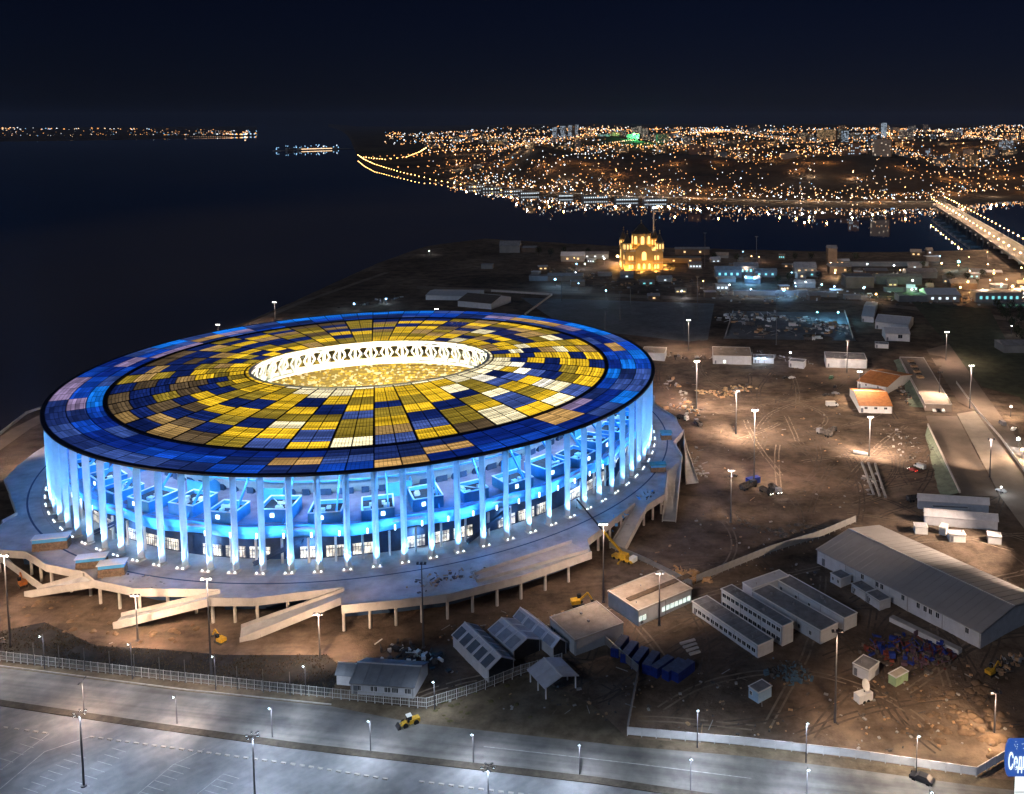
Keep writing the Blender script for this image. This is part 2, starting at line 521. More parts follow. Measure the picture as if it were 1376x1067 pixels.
for i in range(NCOL):
    a = A0 + i * DT
    c = place('column', col_me, st, pol(COLR, a), a)
    p = place('column_plinth', ped_me, c)
    front = -3.6 < a - 2 * pi * (a > 1.2) < .75 or True
    for s in (-1, 1):
        q = Vector((2.35, 1.05 * s, .44))
        place('floodlight', flood_me, c, q)
    ap = a if a < pi else a - 2 * pi
    seen = -3.5 < ap < .7
    for s in ((-1, 1) if seen else (0,)):
        P = pol(COLR + 2.7, a, .9) + pol(1.25 * s, a + pi / 2)
        lamp('column_uplight', P, 34000 * (3.4 if -3.0 < ap < -2.45 else 1), (.17, .50, 1.0), 'SPOT', .25, aim=pol(COLR + .75, a, 13) + pol(.5 * s, a + pi / 2), cone=radians(84), blend=.9)

# roof rim, ring beam, rafters
def ring_mesh(name, rows, mat, n=176, parent=st, kind=None, closed=False):
    m = MB()
    for r, z in rows:
        m.v += [tuple(pol(r, 2 * pi * k / n, z)) for k in range(n)]
    nr = len(rows)
    for j in range(nr if closed else nr - 1):
        for k in range(n):
            l = (k + 1) % n; j2 = (j + 1) % nr
            m.f.append((j * n + k, j * n + l, j2 * n + l, j2 * n + k)); m.m.append(0)
    o = m.build(name, mat, parent)
    if kind: o['kind'] = kind
    return o
RG = .832 * R
ring_mesh('roof_rim', [(R + .35, ROOF_Z - .5), (R + .35, ROOF_Z + .2), (R - 1.1, ROOF_Z + .3), (R - 1.1, ROOF_Z - .55)], RIM, closed=True)
ring_mesh('ring_beam', [(RG + .75, ROOF_Z - .6), (RG + .75, ROOF_Z + .75), (RG - .75, ROOF_Z + .75), (RG - .75, ROOF_Z - .6)], RIM, closed=True)
ring_mesh('roof_soffit', [(R - 1.2, ROOF_Z - .7), (RG - .2, ROOF_Z - .7)], STW)
OPA, OPB, OPR, OPZ = 53.0, 40.5, radians(14), 36.0
def opening(a, k=1.0):
    """the opening's edge met by the roof bay at bearing a"""
    t = a - OPR
    x, y = OPA * k * cos(t), OPB * k * sin(t)
    return Vector((x * cos(OPR) - y * sin(OPR), x * sin(OPR) + y * cos(OPR), OPZ))
def inner(a, t):
    """the inner roof between the ring beam (t = 0) and the opening (t = 1)"""
    p, q = pol(RG - .75, a, ROOF_Z + .1), opening(a)
    v = p.lerp(q, t); v.z += 1.1 * sin(pi * t) * .5
    return v
def outer(a, t):
    """the outer roof between the rim (t = 0) and the ring beam (t = 1)"""
    return pol(R - 1.1 + (RG + .75 - R + 1.1) * t, a, ROOF_Z + .1)

def panel_mat(name, col, strength=1.0, grid=(1.45, 1.45), line=.15, amount=.8):
    """Opaque roof panel whose own glow stands in for light from below: colour varies from sheet to sheet, thin battens cross it."""
    if name in MATS: return MATS[name]
    m = bpy.data.materials.new(name); m.use_nodes = True
    n, l = m.node_tree.nodes, m.node_tree.links
    b = n['Principled BSDF']; b.inputs['Roughness'].default_value = .35
    uv = n.new('ShaderNodeUVMap')
    sp = n.new('ShaderNodeSeparateXYZ'); l.new(uv.outputs[0], sp.inputs[0])
    def math(op, a, c=None):
        x = n.new('ShaderNodeMath'); x.operation = op
        for i, v in enumerate((a, c)):
            if v is None: continue
            if isinstance(v, (int, float)): x.inputs[i].default_value = v
            else: l.new(v, x.inputs[i])
        return x.outputs[0]
    lines = None
    for k in (0, 1):
        f = math('FRACT', math('MULTIPLY', sp.outputs[k], 1 / grid[k]))
        s = math('LESS_THAN', f, line / grid[k] * (1.7 if k == 0 else 2.2))
        lines = s if lines is None else math('MAXIMUM', lines, s)
    # every sheet between two battens has a slightly different tone
    cell = n.new('ShaderNodeTexWhiteNoise'); cell.noise_dimensions = '2D'
    cv = n.new('ShaderNodeCombineXYZ')
    oi = n.new('ShaderNodeObjectInfo')
    l.new(math('FLOOR', math('MULTIPLY', sp.outputs[1], 1 / (grid[1] * 1.0))), cv.inputs[1])
    l.new(math('MULTIPLY', oi.outputs['Random'], 97.0), cv.inputs[0])
    l.new(cv.outputs[0], cell.inputs['Vector'])
    tone = math('ADD', math('MULTIPLY', cell.outputs['Value'], .75), .55)
    tone = math('MULTIPLY', tone, math('ADD', math('MULTIPLY', oi.outputs['Random'], .5), .75))
    keep = math('SUBTRACT', 1.0, math('MULTIPLY', lines, amount))
    tc = n.new('ShaderNodeTexCoord'); nz = n.new('ShaderNodeTexNoise'); nz.inputs['Scale'].default_value = .11; nz.inputs['Detail'].default_value = 7; nz.inputs['Roughness'].default_value = .7
    l.new(tc.outputs['Object'], nz.inputs['Vector'])
    st_ = math('MULTIPLY', math('MULTIPLY', math('MULTIPLY', tone, keep), math('ADD', math('MULTIPLY', nz.outputs['Fac'], 1.6), .2)), strength)
    b.inputs['Base Color'].default_value = (*[c * .15 + .01 for c in col], 1)
    b.inputs['Emission Color'].default_value = (*col, 1)  # glow put into the panel in place of light passing through it
    l.new(st_, b.inputs['Emission Strength'])
    MATS[name] = m
    return m
PAN = {k: panel_mat('roof_panel_' + nm, srgb(*c), s) for k, (nm, c, s) in {
    'Y': ('yellow', (236, 190, 40), 1.4), 'O': ('olive', (170, 144, 48), 1.0), 'C': ('cream', (252, 236, 190), 1.5), 'N': ('navy', (22, 42, 112), .9),
    'M': ('mid_blue', (80, 104, 182), 1.0), 'T': ('tan', (190, 152, 92), 1.0), 'W': ('white', (255, 246, 226), 1.7), 'D': ('dark_tan', (112, 92, 66), .9)}.items()}
PAN |= {k: panel_mat('outer_panel_' + nm, srgb(*c), s, line=.12, amount=.6) for k, (nm, c, s) in {
    'b': ('blue', (18, 72, 190), 1.0), 'd': ('deep_blue', (12, 42, 135), .9), 'a': ('azure', (20, 118, 232), 1.1), 'm': ('slate_blue', (58, 84, 158), 1.0),
    'l': ('lilac', (150, 130, 172), 1.0), 't': ('sand', (206, 160, 96), 1.0), 's': ('dark_slate', (30, 48, 108), .9)}.items()}

def panel(pts_uv, mats, name='roof_panel', inset=.0, lift=.12):
    """pts: four top corners (outer-left, outer-right, inner-right, inner-left)"""
    m = MB()
    a, b_, c, d = pts_uv
    w0 = (b_ - a).length; hgt = ((d - a).length + (c - b_).length) / 2; w1 = (c - d).length
    top = [p + Vector((0, 0, lift)) for p in pts_uv]
    m.face(top, 0, [(0, 0), (w0, 0), (w0, hgt), (0, hgt)])
    for k in range(4):
        l_ = (k + 1) % 4
        m.face([pts_uv[k] - Vector((0, 0, .1)), pts_uv[l_] - Vector((0, 0, .1)), top[l_], top[k]], 1, [(.5, .5)] * 4)
    return m.build(name, [mats, RIM], st)

# colour plan. Bay j spans columns 2j-1 .. 2j+1 counted from A0; rows run from the ring beam to the opening
NR = 7
plan_rows = {   # front bays, read off the roof
    -6: 'DNNDDNO', -5: 'DNODNOY', -4: 'TNDNYNO', -3: 'NTNDYOY', -2: 'TDNYNOY', -1: 'DNOYNYO',
    0: 'OYNOYYC', 1: 'MYCOYNC', 2: 'YMYONYC', 3: 'COOMYOY', 4: 'MTYONYY',
    5: 'YMNYOYY', 6: 'DOONYYY', 7: 'CCYONCY', 8: 'YMMCOOC', 9: 'CYOYMWC', 10: 'MCWYMNC', 11: 'YONMWYC', 12: 'YYONNWC', 13: 'NYYNYNC', 14: 'YNYYNYO'}
prs = random.Random(5)
for j in range(44):
    jj = j if j <= 21 else j - 44
    aL, aR = A0 + (2 * j - 1) * DT, A0 + (2 * j + 1) * DT
    rows = plan_rows.get(jj)
    if rows is None:
        prevc = ''
        rows = ''
        back = 14 < jj
        for k in range(NR):
            ch = prs.choice('YYYNNOTYC' if back else 'DNNONONTY' if k < 4 else 'YYONYO')
            if ch == prevc: ch = prs.choice('NYOT')
            rows += ch; prevc = ch
    # uneven row heights, different in every bay
    cuts = [0]
    for k in range(NR): cuts.append(cuts[-1] + prs.uniform(.75, 1.3))
    cuts = [c / cuts[-1] * .955 for c in cuts]
    gap = .0042
    for k in range(NR):
        t0, t1 = cuts[k] + .0025, cuts[k + 1] - .0025
        aM = (aL + aR) / 2
        m = MB()
        for x0, x1 in ((aL + gap, aM - .0018), (aM + .0018, aR - gap)):
            p = [inner(x0, t0), inner(x1, t0), inner(x1, t1), inner(x0, t1)]
            w0 = (p[1] - p[0]).length; hh = (p[3] - p[0]).length
            ww = max(2, round(w0 / 1.2)) * 1.45; hv_ = max(2, round(hh / 1.35)) * 1.45
            top = [q + Vector((0, 0, .14)) for q in p]
            m.face(top, 0, [(0, 0), (ww, 0), (ww, hv_), (0, hv_)])
            for e in range(4):
                f_ = (e + 1) % 4
                m.face([p[e], p[f_], top[f_], top[e]], 1, [(.7, .7)] * 4)
        o = m.build('roof_panel', [PAN[rows[k]], RIM], st)
    # collar sheet round the opening
    p = [inner(aL + .004, .963), inner(aR - .004, .963), inner(aR - .004, .998), inner(aL + .004, .998)]
    panel(p, PAN['C' if -1 <= jj <= 16 else 'Y'], 'collar_panel')
    # rafters
    rf = MB()
    for k in range(12):
        rf.bar(inner(aR, k / 12) + Vector((0, 0, .05)), inner(aR, (k + 1) / 12) + Vector((0, 0, .05)), .34, .6)
    rf.build('rafter', RIM, st)
    # outer ring: three rows, two sheets to a bay in the same colour
    for k in range(3):
        r_ = prs.random()
        ch = prs.choice('bdmasb') if r_ < .86 else prs.choice('ltml')
        if jj in (2, 3): ch = ['s', 't', 'd'][k] if jj == 2 else ['b', 'm', 's'][k]
        if jj in (4,): ch = ['t', 's', 's'][k]
        if jj == 5: ch = ['d', 't', 's'][k]
        if jj in (6, 7): ch = ['b', 'd', 'd'][k]
        if jj in (8, 9): ch = ['d', 't', 't'][k] if jj == 8 else ['m', 'd', 'l'][k]
        if jj in (-1, -2, -3, 0, -4, -5): ch = prs.choice('bmsdds')
        if jj > 15 or jj < -12: ch = prs.choice('aabm') if k == 0 else prs.choice('dsbltm') if k == 1 else prs.choice('mdbs')
        if -13 < jj < -6: ch = prs.choice('bbamld')
        t0, t1 = [(0, .36), (.36, .70), (.70, 1)][k]
        for x0, x1 in ((aL, aL + DT), (aL + DT, aR)):
            p = [outer(x0 + .0014, t0 + .007), outer(x1 - .0014, t0 + .007), outer(x1 - .0014, t1 - .007), outer(x0 + .0014, t1 - .007)]
            panel(p, PAN[ch], 'outer_panel')
ring_mesh('roof_deck', [(R - 1.0, ROOF_Z - .15), (RG, ROOF_Z - .15)], RIM)
dk = MB()
for k in range(176):
    a, c = 2 * pi * k / 176, 2 * pi * (k + 1) / 176
    for t in range(6):
        dk.face([inner(a, t / 6) - Vector((0, 0, .25)), inner(c, t / 6) - Vector((0, 0, .25)), inner(c, (t + 1) / 6) - Vector((0, 0, .25)), inner(a, (t + 1) / 6) - Vector((0, 0, .25))])
dk.build('roof_underlay', RIM, st)

# ring truss that hangs round the opening: white chords, diamond web
RT = surf('truss_white', (0.85, 0.84, 0.80), .5, var=.05)
TD = 11.0
ch = MB(); web = MB()
NT = 88
def op(k, z, s=1.0):
    p = opening(2 * pi * k / NT, s); p.z = z
    return p
for k in range(NT):
    a = k
    for z, s, wd in ((OPZ - .2, 1.0, 1.3), (OPZ - TD, 1.05, 2.0)):
        ch.bar(op(k, z, s), op(k + 1, z, s), wd, 1.1)
    ch.bar(op(k, OPZ - 2.1, 1.01), op(k + 1, OPZ - 2.1, 1.01), .5, .5)
ch.build('ring_chord', RT, st, kind='stuff')
fm_ = MB()
for z0_, z1_ in ((OPZ - .6, OPZ - 3.0), (OPZ - 8.6, OPZ - TD)):
    for k in range(NT):
        fm_.face([op(k, z0_, 1.055), op(k + 1, z0_, 1.055), op(k + 1, z1_, 1.075), op(k, z1_, 1.075)])
fm_.build('fascia_membrane', RT, st, kind='stuff')
for k in range(0, NT, 2):
    m = MB()
    top, bot = OPZ - .6, OPZ - TD + .5
    mid = (top + bot) / 2
    f = lambda d, z: op(k + d, z, 1.0 + .05 * (OPZ - z) / TD)
    m.bar(f(0, top), f(0, bot), 1.2, 1.0)
    m.bar(f(0, top), f(.75, mid), .95, .8); m.bar(f(.75, mid), f(0, bot), .9, .8)
    m.bar(f(2, top), f(1.25, mid), .95, .8); m.bar(f(1.25, mid), f(2, bot), .9, .8)
    m.bar(f(1, top), f(.35, mid + 2), .35, .35); m.bar(f(1, top), f(1.65, mid + 2), .35, .35)
    m.build('truss_bay', RT, st, kind='stuff')

# seating bowl
seat = bpy.data.materials.new('yellow_seats'); seat.use_nodes = True
n, l = seat.node_tree.nodes, seat.node_tree.links
b = n['Principled BSDF']; b.inputs['Roughness'].default_value = .6
tc = n.new('ShaderNodeTexCoord'); vo = n.new('ShaderNodeTexVoronoi'); vo.inputs['Scale'].default_value = .75
l.new(tc.outputs['Object'], vo.inputs['Vector'])
sx = n.new('ShaderNodeSeparateColor'); l.new(vo.outputs['Color'], sx.inputs[0])
cr = n.new('ShaderNodeValToRGB')
for p, c in ((.55, (.62, .42, .04)), (.8, (.75, .68, .5))):
    e = cr.color_ramp.elements.new(p); e.color = (*c, 1)
cr.color_ramp.elements[0].color = (.30, .20, .03, 1); cr.color_ramp.elements[-1].color = (.8, .78, .7, 1)
cr.color_ramp.interpolation = 'CONSTANT'
l.new(sx.outputs[0], cr.inputs[0]); l.new(cr.outputs[0], b.inputs['Base Color'])
bw = MB(); NB = 120
def ell(k, a, b_, z):
    t = 2 * pi * k / NB
    x, y = a * cos(t), b_ * sin(t)
    return Vector((x * cos(OPR) - y * sin(OPR), x * sin(OPR) + y * cos(OPR), z))
steps = 26
prof = []
for s in range(steps + 1):
    t = s / steps
    prof += [(54 + 38 * t, 38 + 46 * t, 1.0 + 23 * t ** 1.25), (54 + 38 * (t + .6 / steps), 38 + 46 * (t + .6 / steps), 1.0 + 23 * t ** 1.25)]
for j in range(len(prof) - 1):
    for k in range(NB):
        p0, p1 = prof[j], prof[j + 1]
        bw.face([ell(k, *p0), ell(k + 1, *p0), ell(k + 1, *p1), ell(k, *p1)])
bw.build('seating_bowl', seat, st)
pt = MB(); pt.face([ell(k, 54, 38, .9) for k in range(NB)]); pt.build('pitch', surf('grass_pitch', (.05, .13, .02), .9, var=.3, scale=.1), st)
for k in range(16):
    a = 2 * pi * k / 16
    P = opening(a, .93); P.z = OPZ - 1.5
    Q = opening(a + pi, 1.12); Q.z = 14
    lamp('bowl_floodlight', P, 200000, (1.0, .90, .66), 'SPOT', .6, aim=Q, cone=radians(95), blend=.7)

# back of the upper tier, concourse wall, mid-level deck with kiosks
ring_mesh('upper_tier_back', [(.735 * R, 13.2), (.765 * R, 17.5), (.80 * R, 21.5), (.845 * R, 26), (.90 * R, 30.6), (.905 * R, ROOF_Z - .8)], STW)
ring_mesh('mid_deck', [(.72 * R, 13.0), (.955 * R, 13.0), (.955 * R, 12.2), (.72 * R, 12.2)], STP, closed=True)
fa = MB()
for k in range(352):
    wv = lambda q: .958 * R + .9 * sin(q * 22 * 2 * pi / 352)
    a, c = 2 * pi * k / 352, 2 * pi * (k + 1) / 352
    rows = [(0, 13.9), (.25, 13.9), (.25, 13.0), (-.1, 11.5), (-1.6, 9.0), (-3.2, 8.6), (-3.2, 13.2)]
    for (d0, z0), (d1, z1) in zip(rows, rows[1:]):
        fa.face([pol(wv(k) + d0, a, z0), pol(wv(k) + d1, a, z1), pol(wv(k + 1) + d1, c, z1), pol(wv(k + 1) + d0, c, z0)])
fa.build('deck_fascia', STB, st)
ring_mesh('concourse_wall', [(.920 * R, 0), (.920 * R, 12.2)], STD)
ring_mesh('lower_ceiling', [(.920 * R, 8.8), (.94 * R, 8.8)], STD)
# bright lobby windows between dark piers
for k in range(NCOL):
    a = A0 + (k + .5) * DT
    if k % 4 == 3: continue
    m = MB()
    m.box((0, 0, 2.45), (.3, 7.0, 3.7))
    wdw = m.build('lobby_window', GLAZ, st, loc=pol(.920 * R + .2, a), rz=a)
    mm = MB()
    for q in range(8):
        mm.box((.2, -3.5 + q, 2.45), (.12, .16, 3.7))
    mm.box((.2, 0, 3.3), (.1, 7, .16))
    mm.build('mullion', STD, wdw, kind='stuff')
# white round pillars under the deck edge, small strip lamps on the fascia
pl_ = MB(); pl_.lathe([(.42, 0), (.42, 8.6)], 10); pl_me = pl_.mesh('deck_pillar', STW)
sl = MB(); sl.box((0, 0, 0), (.2, .45, 1.7)); sl_me = sl.mesh('strip_lamp', FIX)
for k in range(NCOL):
    a = A0 + (k + .5) * DT
    place('deck_pillar', pl_me, st, pol(.942 * R, a), a)
    place('strip_lamp', sl_me, st, pol(.964 * R + .3, a + .2 * DT, 11.0), a)
# kiosks on the deck: open-topped plant boxes with pale copings
kr = random.Random(4)
KF = surf('kiosk_roof', (.045, .045, .06), .8, var=.4, scale=.8)
for k in range(44):
    a = A0 + (2 * k + 1.1) * DT
    wd, dp, ht = kr.uniform(9, 11.5), kr.uniform(9, 12), kr.uniform(3.4, 4.6)
    m = MB()
    for c_, d_ in (((dp / 2, 0), (.4, wd)), ((-dp / 2, 0), (.4, wd)), ((0, wd / 2), (dp - .42, .4)), ((0, -wd / 2), (dp - .42, .4))):
        m.box((c_[0], c_[1], ht / 2), (d_[0], d_[1], ht))
    kz = m.build('kiosk', STB, st, loc=pol(.955 * R - 2.0 - dp / 2 - kr.uniform(0, 3), a, 13.02), rz=a); kz['kind'] = 'thing'
    del kz['kind']
    cp = MB()
    cp.box((dp / 2, 0, ht + .12), (.6, wd + .3, .22)); cp.box((0, wd / 2, ht + .12), (dp - .65, .55, .2)); cp.box((0, -wd / 2, ht + .12), (dp - .65, .55, .2)); cp.box((-dp / 2, 0, ht + .12), (.6, wd + .3, .22))
    cp.build('coping', STW, kz, kind='stuff')
    rf = MB(); rf.box((0, 0, ht - 1.3), (dp - .5, wd - .5, .2)); rf.build('kiosk_roof', KF, kz)
    eq = MB()
    for q in range(4):
        eq.box((kr.uniform(-2.5, 2.5), kr.uniform(-wd / 2 + 1.5, wd / 2 - 1.5), ht - .75), (kr.uniform(.8, 2), kr.uniform(.8, 2.4), .9))
    if k % 4 == 1: eq.bar((-dp / 3, -wd / 3, ht - .2), (dp / 3, wd / 4, ht - .2), .25, .25)
    eq.build('ventilation_unit', STW, kz, kind='stuff')
    s_ = MB(); s_.box((dp / 2 + .24, kr.uniform(-3, 3), ht * .55), (.12, 1.2, 1.3)); s_.build('wall_lamp', FIX, kz)
    if k % 3 == 0:
        wd2 = 9
        m = MB(); m.box((0, 0, 2.6), (.35, wd2, 5.2)); m.box((-3, wd2 / 2, 2.6), (6, .35, 5.2))
        m.build('screen_wall', STB, st, loc=pol(.80 * R, a + 1 * DT, 13.02), rz=a + 1 * DT, kind='stuff')
# solid dark boxes for the shade of openings, and ledges, on the tier back
for k in range(NCOL):
    a = A0 + (k + .5) * DT
    m = MB(); h_ = 3.4 if k % 2 else 2.4
    m.box((0, 0, h_ / 2), (1.4, 2.6 + 1.6 * (k % 3), h_)); m.build('opening_shade', STD, st, loc=pol(.745 * R, a, 13.05), rz=a)
    if k % 2:
        m = MB(); m.bar(pol(.93 * R, a, 13.1), pol(.842 * R, a, 24.5), .5, .8); m.build('raker_beam', STB, st)
for z_, r_ in ((20.2, .79), (25.4, .845)):
    ring_mesh('tier_ledge', [(r_ * R + .6, z_), (r_ * R + .6, z_ + .5), (r_ * R - .4, z_ + .5), (r_ * R - .4, z_)], STB, closed=True)
# stair flights from the podium to the deck
for k in range(11):
    a = A0 + (8 * k + 2.5) * DT
    m = MB()
    r0 = .951 * R
    for q in range(12):
        t = q / 12; b2 = a + t * .13
        p0, p1 = pol(r0, b2, .2 + 8 * t), pol(r0, a + (q + 1) / 12 * .13, .2 + 8 * (q + 1) / 12)
        m.bar(p0, p1, 2.6, .5)
        m.bar(p0 + pol(1.4, b2, 1.0), p1 + pol(1.4, b2, 1.0), .15, 1.0)
    m.build('stair_flight', STD, st, kind='stuff')
# blue light inside the colonnade; soffit, facade and podium fills are added without fixtures
for k in range(44):
    a = A0 + (2 * k + .5) * DT
    ap = a if a < pi else a - 2 * pi
    if not (-3.6 < ap < .9): continue
    lamp('colonnade_lamp', pol(.93 * R, a, 22.5), 8000, (.04, .33, 1.0), 'POINT', .5)
    lamp('soffit_fill', pol(.935 * R, a + DT, 31.6), 30000, (.52, .80, 1.0), 'SPOT', .3, aim=pol(.86 * R, a + DT, 27), cone=radians(120), blend=.8)
    lamp('fascia_lamp', pol(.972 * R, a + DT, 10.5), 300, (.02, .30, 1.0), 'POINT', .3)
    lamp('facade_fill', pol(.979 * R, a + .5 * DT, 19), 1300, (.03, .34, 1.0), 'POINT', .3)
    lamp('podium_fill', pol(.979 * R, a + 1.5 * DT, 5.5), 1300, (.03, .46, 1.0), 'POINT', .3)
    if k % 2 == 0: lamp('lobby_lamp', pol(.934 * R, a, 5.5), 1800, (.32, .66, 1.0), 'POINT', .4)
# ------------------------------------------------------------------ podium with ramps
pod = thing('stadium_podium', 'raised pale terrace with ramps and white pillars that the stadium stands on', 'podium')
edge_uv = [(12, 661), (23, 692), (3, 703), (-14, 716), (-10, 742), (35, 745), (62, 762), (115, 773), (128, 784), (181, 795), (296, 796), (281, 808), (341, 808), (463, 793), (458, 806),
           (459, 818), (530, 811), (600, 803), (700, 778), (795, 745), (790, 728), (853, 679), (869, 682), (893, 667), (897, 634), (917, 615), (905, 596), (919, 580), (908, 563), (890, 552), (880, 545)]
edge = [at(u, v, 0) for u, v in edge_uv]
aE, aS = atan2(edge[-1].y, edge[-1].x), atan2(edge[0].y, edge[0].x)
if aS < aE: aS += 2 * pi
poly = [(p.x, p.y) for p in edge]
for k in range(1, 30):                                         # round the unseen back
    a = aE + (aS - aE) * k / 30
    poly.append((1.14 * R * cos(a), 1.14 * R * sin(a)))
def tri_prism(name, poly, z0, z1, mat, parent):
    bm = bmesh.new()
    vs = [bm.verts.new((p[0], p[1], z1)) for p in poly]
    f = bm.faces.new(vs)
    if f.normal.z < 0: f.normal_flip()
    bm.normal_update()
    r = bmesh.ops.extrude_face_region(bm, geom=[f])
    bmesh.ops.translate(bm, verts=[e for e in r['geom'] if isinstance(e, bmesh.types.BMVert)], vec=(0, 0, z0 - z1))
    bmesh.ops.recalc_face_normals(bm, faces=bm.faces[:])
    bmesh.ops.triangulate(bm, faces=[f for f in bm.faces if len(f.verts) > 4])
    me = bpy.data.meshes.new(name); bm.to_mesh(me); bm.free()
    me.materials.append(mat)
    return place(name, me, parent)
tri_prism('terrace_slab', poly, -1.3, -.02, PAVE, pod)
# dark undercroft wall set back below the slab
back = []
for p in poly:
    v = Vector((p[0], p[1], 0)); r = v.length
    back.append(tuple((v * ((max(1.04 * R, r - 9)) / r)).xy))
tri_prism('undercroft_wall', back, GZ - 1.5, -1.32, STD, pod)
# pale ring line in the paving
ring_mesh('paving_joint', [(1.045 * R, .012), (1.05 * R, .012)], STD, parent=pod)
ring_mesh('paving_joint', [(1.012 * R, .012), (1.014 * R, .012)], CONC, parent=pod)
PARA = surf('pale_parapet', (0.46, 0.425, 0.41), .7, var=.14, scale=.35)
def parapet(pts, h=1.15, below=1.5, name='parapet', th=.35):
    m = MB()
    segs = []
    for a, c in zip(pts, pts[1:]):                              # cast in lengths of about six metres, with open joints
        n_ = max(1, round((c - a).length / 6.0)); gp = min(.03, .06 / (c - a).length)
        segs += [(a.lerp(c, q / n_ + (gp if q else 0)), a.lerp(c, (q + 1) / n_)) for q in range(n_)]
    for a, c in segs:
        d = (c - a).normalized(); s_ = Vector((-d.y, d.x, 0)) * th / 2
        m.hexa([a - s_ - Vector((0, 0, below)), c - s_ - Vector((0, 0, below)), c + s_ - Vector((0, 0, below)), a + s_ - Vector((0, 0, below))],
               [a - s_ + Vector((0, 0, h)), c - s_ + Vector((0, 0, h)), c + s_ + Vector((0, 0, h)), a + s_ + Vector((0, 0, h))])
    return m.build(name, PARA, pod, kind='stuff')
E3 = lambda i, j: [edge[k] for k in range(i, j + 1)]
parapet(E3(0, 2)); parapet(E3(4, 8)); parapet(E3(8, 10)); parapet(E3(11, 13)); parapet(E3(15, 19)); parapet(E3(20, 21)); parapet(E3(22, 24)); parapet(E3(25, 27)); parapet(E3(28, 30))
def ramp(tl, tr, br, bl, zb=GZ - .3, walls=(1, 1)):
    """tl/tr: top corners on the terrace, br/bl: foot corners on the ground"""
    a, b_ = at(*tl, 0), at(*tr, 0); d, c = at(*bl, zb + .35), at(*br, zb + .35)
    m = MB()
    dn = Vector((0, 0, 1.1))
    m.hexa([a - dn, b_ - dn, c - dn * .3, d - dn * .3][::1], [a, b_, c, d]) if (b_ - a).cross(c - b_).z > 0 else m.hexa([b_ - dn, a - dn, d - dn * .3, c - dn * .3], [b_, a, d, c])
    m.build('ramp', PAVE, pod)
    if walls[0]: parapet([a, d], 1.1, 1.3, 'ramp_parapet')
    if walls[1]: parapet([b_, c], 1.1, 1.3, 'ramp_parapet')
ramp((296, 797), (281, 809), (152, 841), (163, 828))
ramp((463, 794), (458, 807), (322, 862), (324, 844))
ramp((853, 679), (869, 682), (840, 738), (820, 735))
ramp((897, 634), (916, 616), (908, 700), (890, 699))
ramp((919, 580), (908, 563), (938, 648), (922, 650))
ramp((128, 784), (112, 774), (50, 792), (33, 799))
ramp((-8, 728), (-10, 742), (60, 792), (44, 786), walls=(0, 1))
# sunken flight along the front edge
m = MB()
a, b_, c, d = at(636, 772, .35), at(641, 781, .35), at(790, 740, .35), at(768, 728, .35)
parapet([a, d], .75, .4); parapet([a, b_], .75, .4); parapet([b_, c], .6, .4)
m.face([a + Vector((0, 0, -.3)), b_ + Vector((0, 0, -.3)), c + Vector((0, 0, -.3)), d + Vector((0, 0, -.3))])
m.build('timber_deck', CONC_PALE, pod)
# white pillars under the edge
pl2 = MB(); pl2.lathe([(.48, 0), (.48, 6.2)], 10); pl2_me = pl2.mesh('pillar', CONC_PALE)
def pillars(i, j, step, inset=2.0):
    pts = E3(i, j); L = 0
    for a, c in zip(pts, pts[1:]):
        n = max(1, round((c - a).length / step))
        for k in range(n):
            p = a.lerp(c, (k + .05) / n); r = p.length
            p = p * ((r - inset) / r)
            place('pillar', pl2_me, pod, (p.x, p.y, -7.6))
pillars(15, 19, 9.2, 1.0); pillars(8, 10, 9, 1.2); pillars(11, 13, 9, 1.2); pillars(4, 8, 9, 1.2); pillars(22, 24, 8, 1.5); pillars(20, 21, 10, 1.5); pillars(25, 30, 9, 1.5)

# crates, pallets and cabins left on the terrace
TEAL = surf('teal_tarpaulin', (.08, .32, .38), .6, var=.3)
CRT = surf('brown_crate', (.16, .11, .08), .8, var=.4, scale=1.2)
def crate_stack(u, v, L, W, H, rz, lab, top=TEAL, z=0.0):
    p = at(u, v, z)
    t = thing('material_stack', lab, 'stack', p, rz, 'stacks of building material on the terrace')
    for q in range(3):
        m = MB(); m.box((0, 0, .2 + H * (q + .5) / 3), (L - .2 * q, W, H / 3 - .12)); m.build('pallet_layer', [CRT, CRT, STB][q], t)
    m = MB(); m.box((0, 0, H + .25), (L + .5, W + .5, .2)); m.build('tarpaulin_top', top, t)
    m = MB()
    for s in (-1, 1): m.box((s * L / 3, 0, .06), (.3, W, .22))
    m.build('bearer', TIMBER, t, kind='stuff')
crate_stack(70, 737, 11, 4, 4.2, .25, 'large teal topped stack nearest the white glare at the column feet', WHITE)
crate_stack(124, 762, 9, 3.5, 3.6, .25, 'brown and blue stack between two other stacks on the terrace', WHITE)
crate_stack(152, 772, 8, 4, 4.0, .25, 'blue stack with brown end, closest to the ramp corner', WHITE)
crate_stack(895, 590, 5, 4, 3.2, .1, 'small blue cabin like stack beside the curved ramp', TEAL)
crate_stack(884, 633, 6.5, 4, 3.0, .1, 'flat teal topped stack at the head of the straight ramp', TEAL)
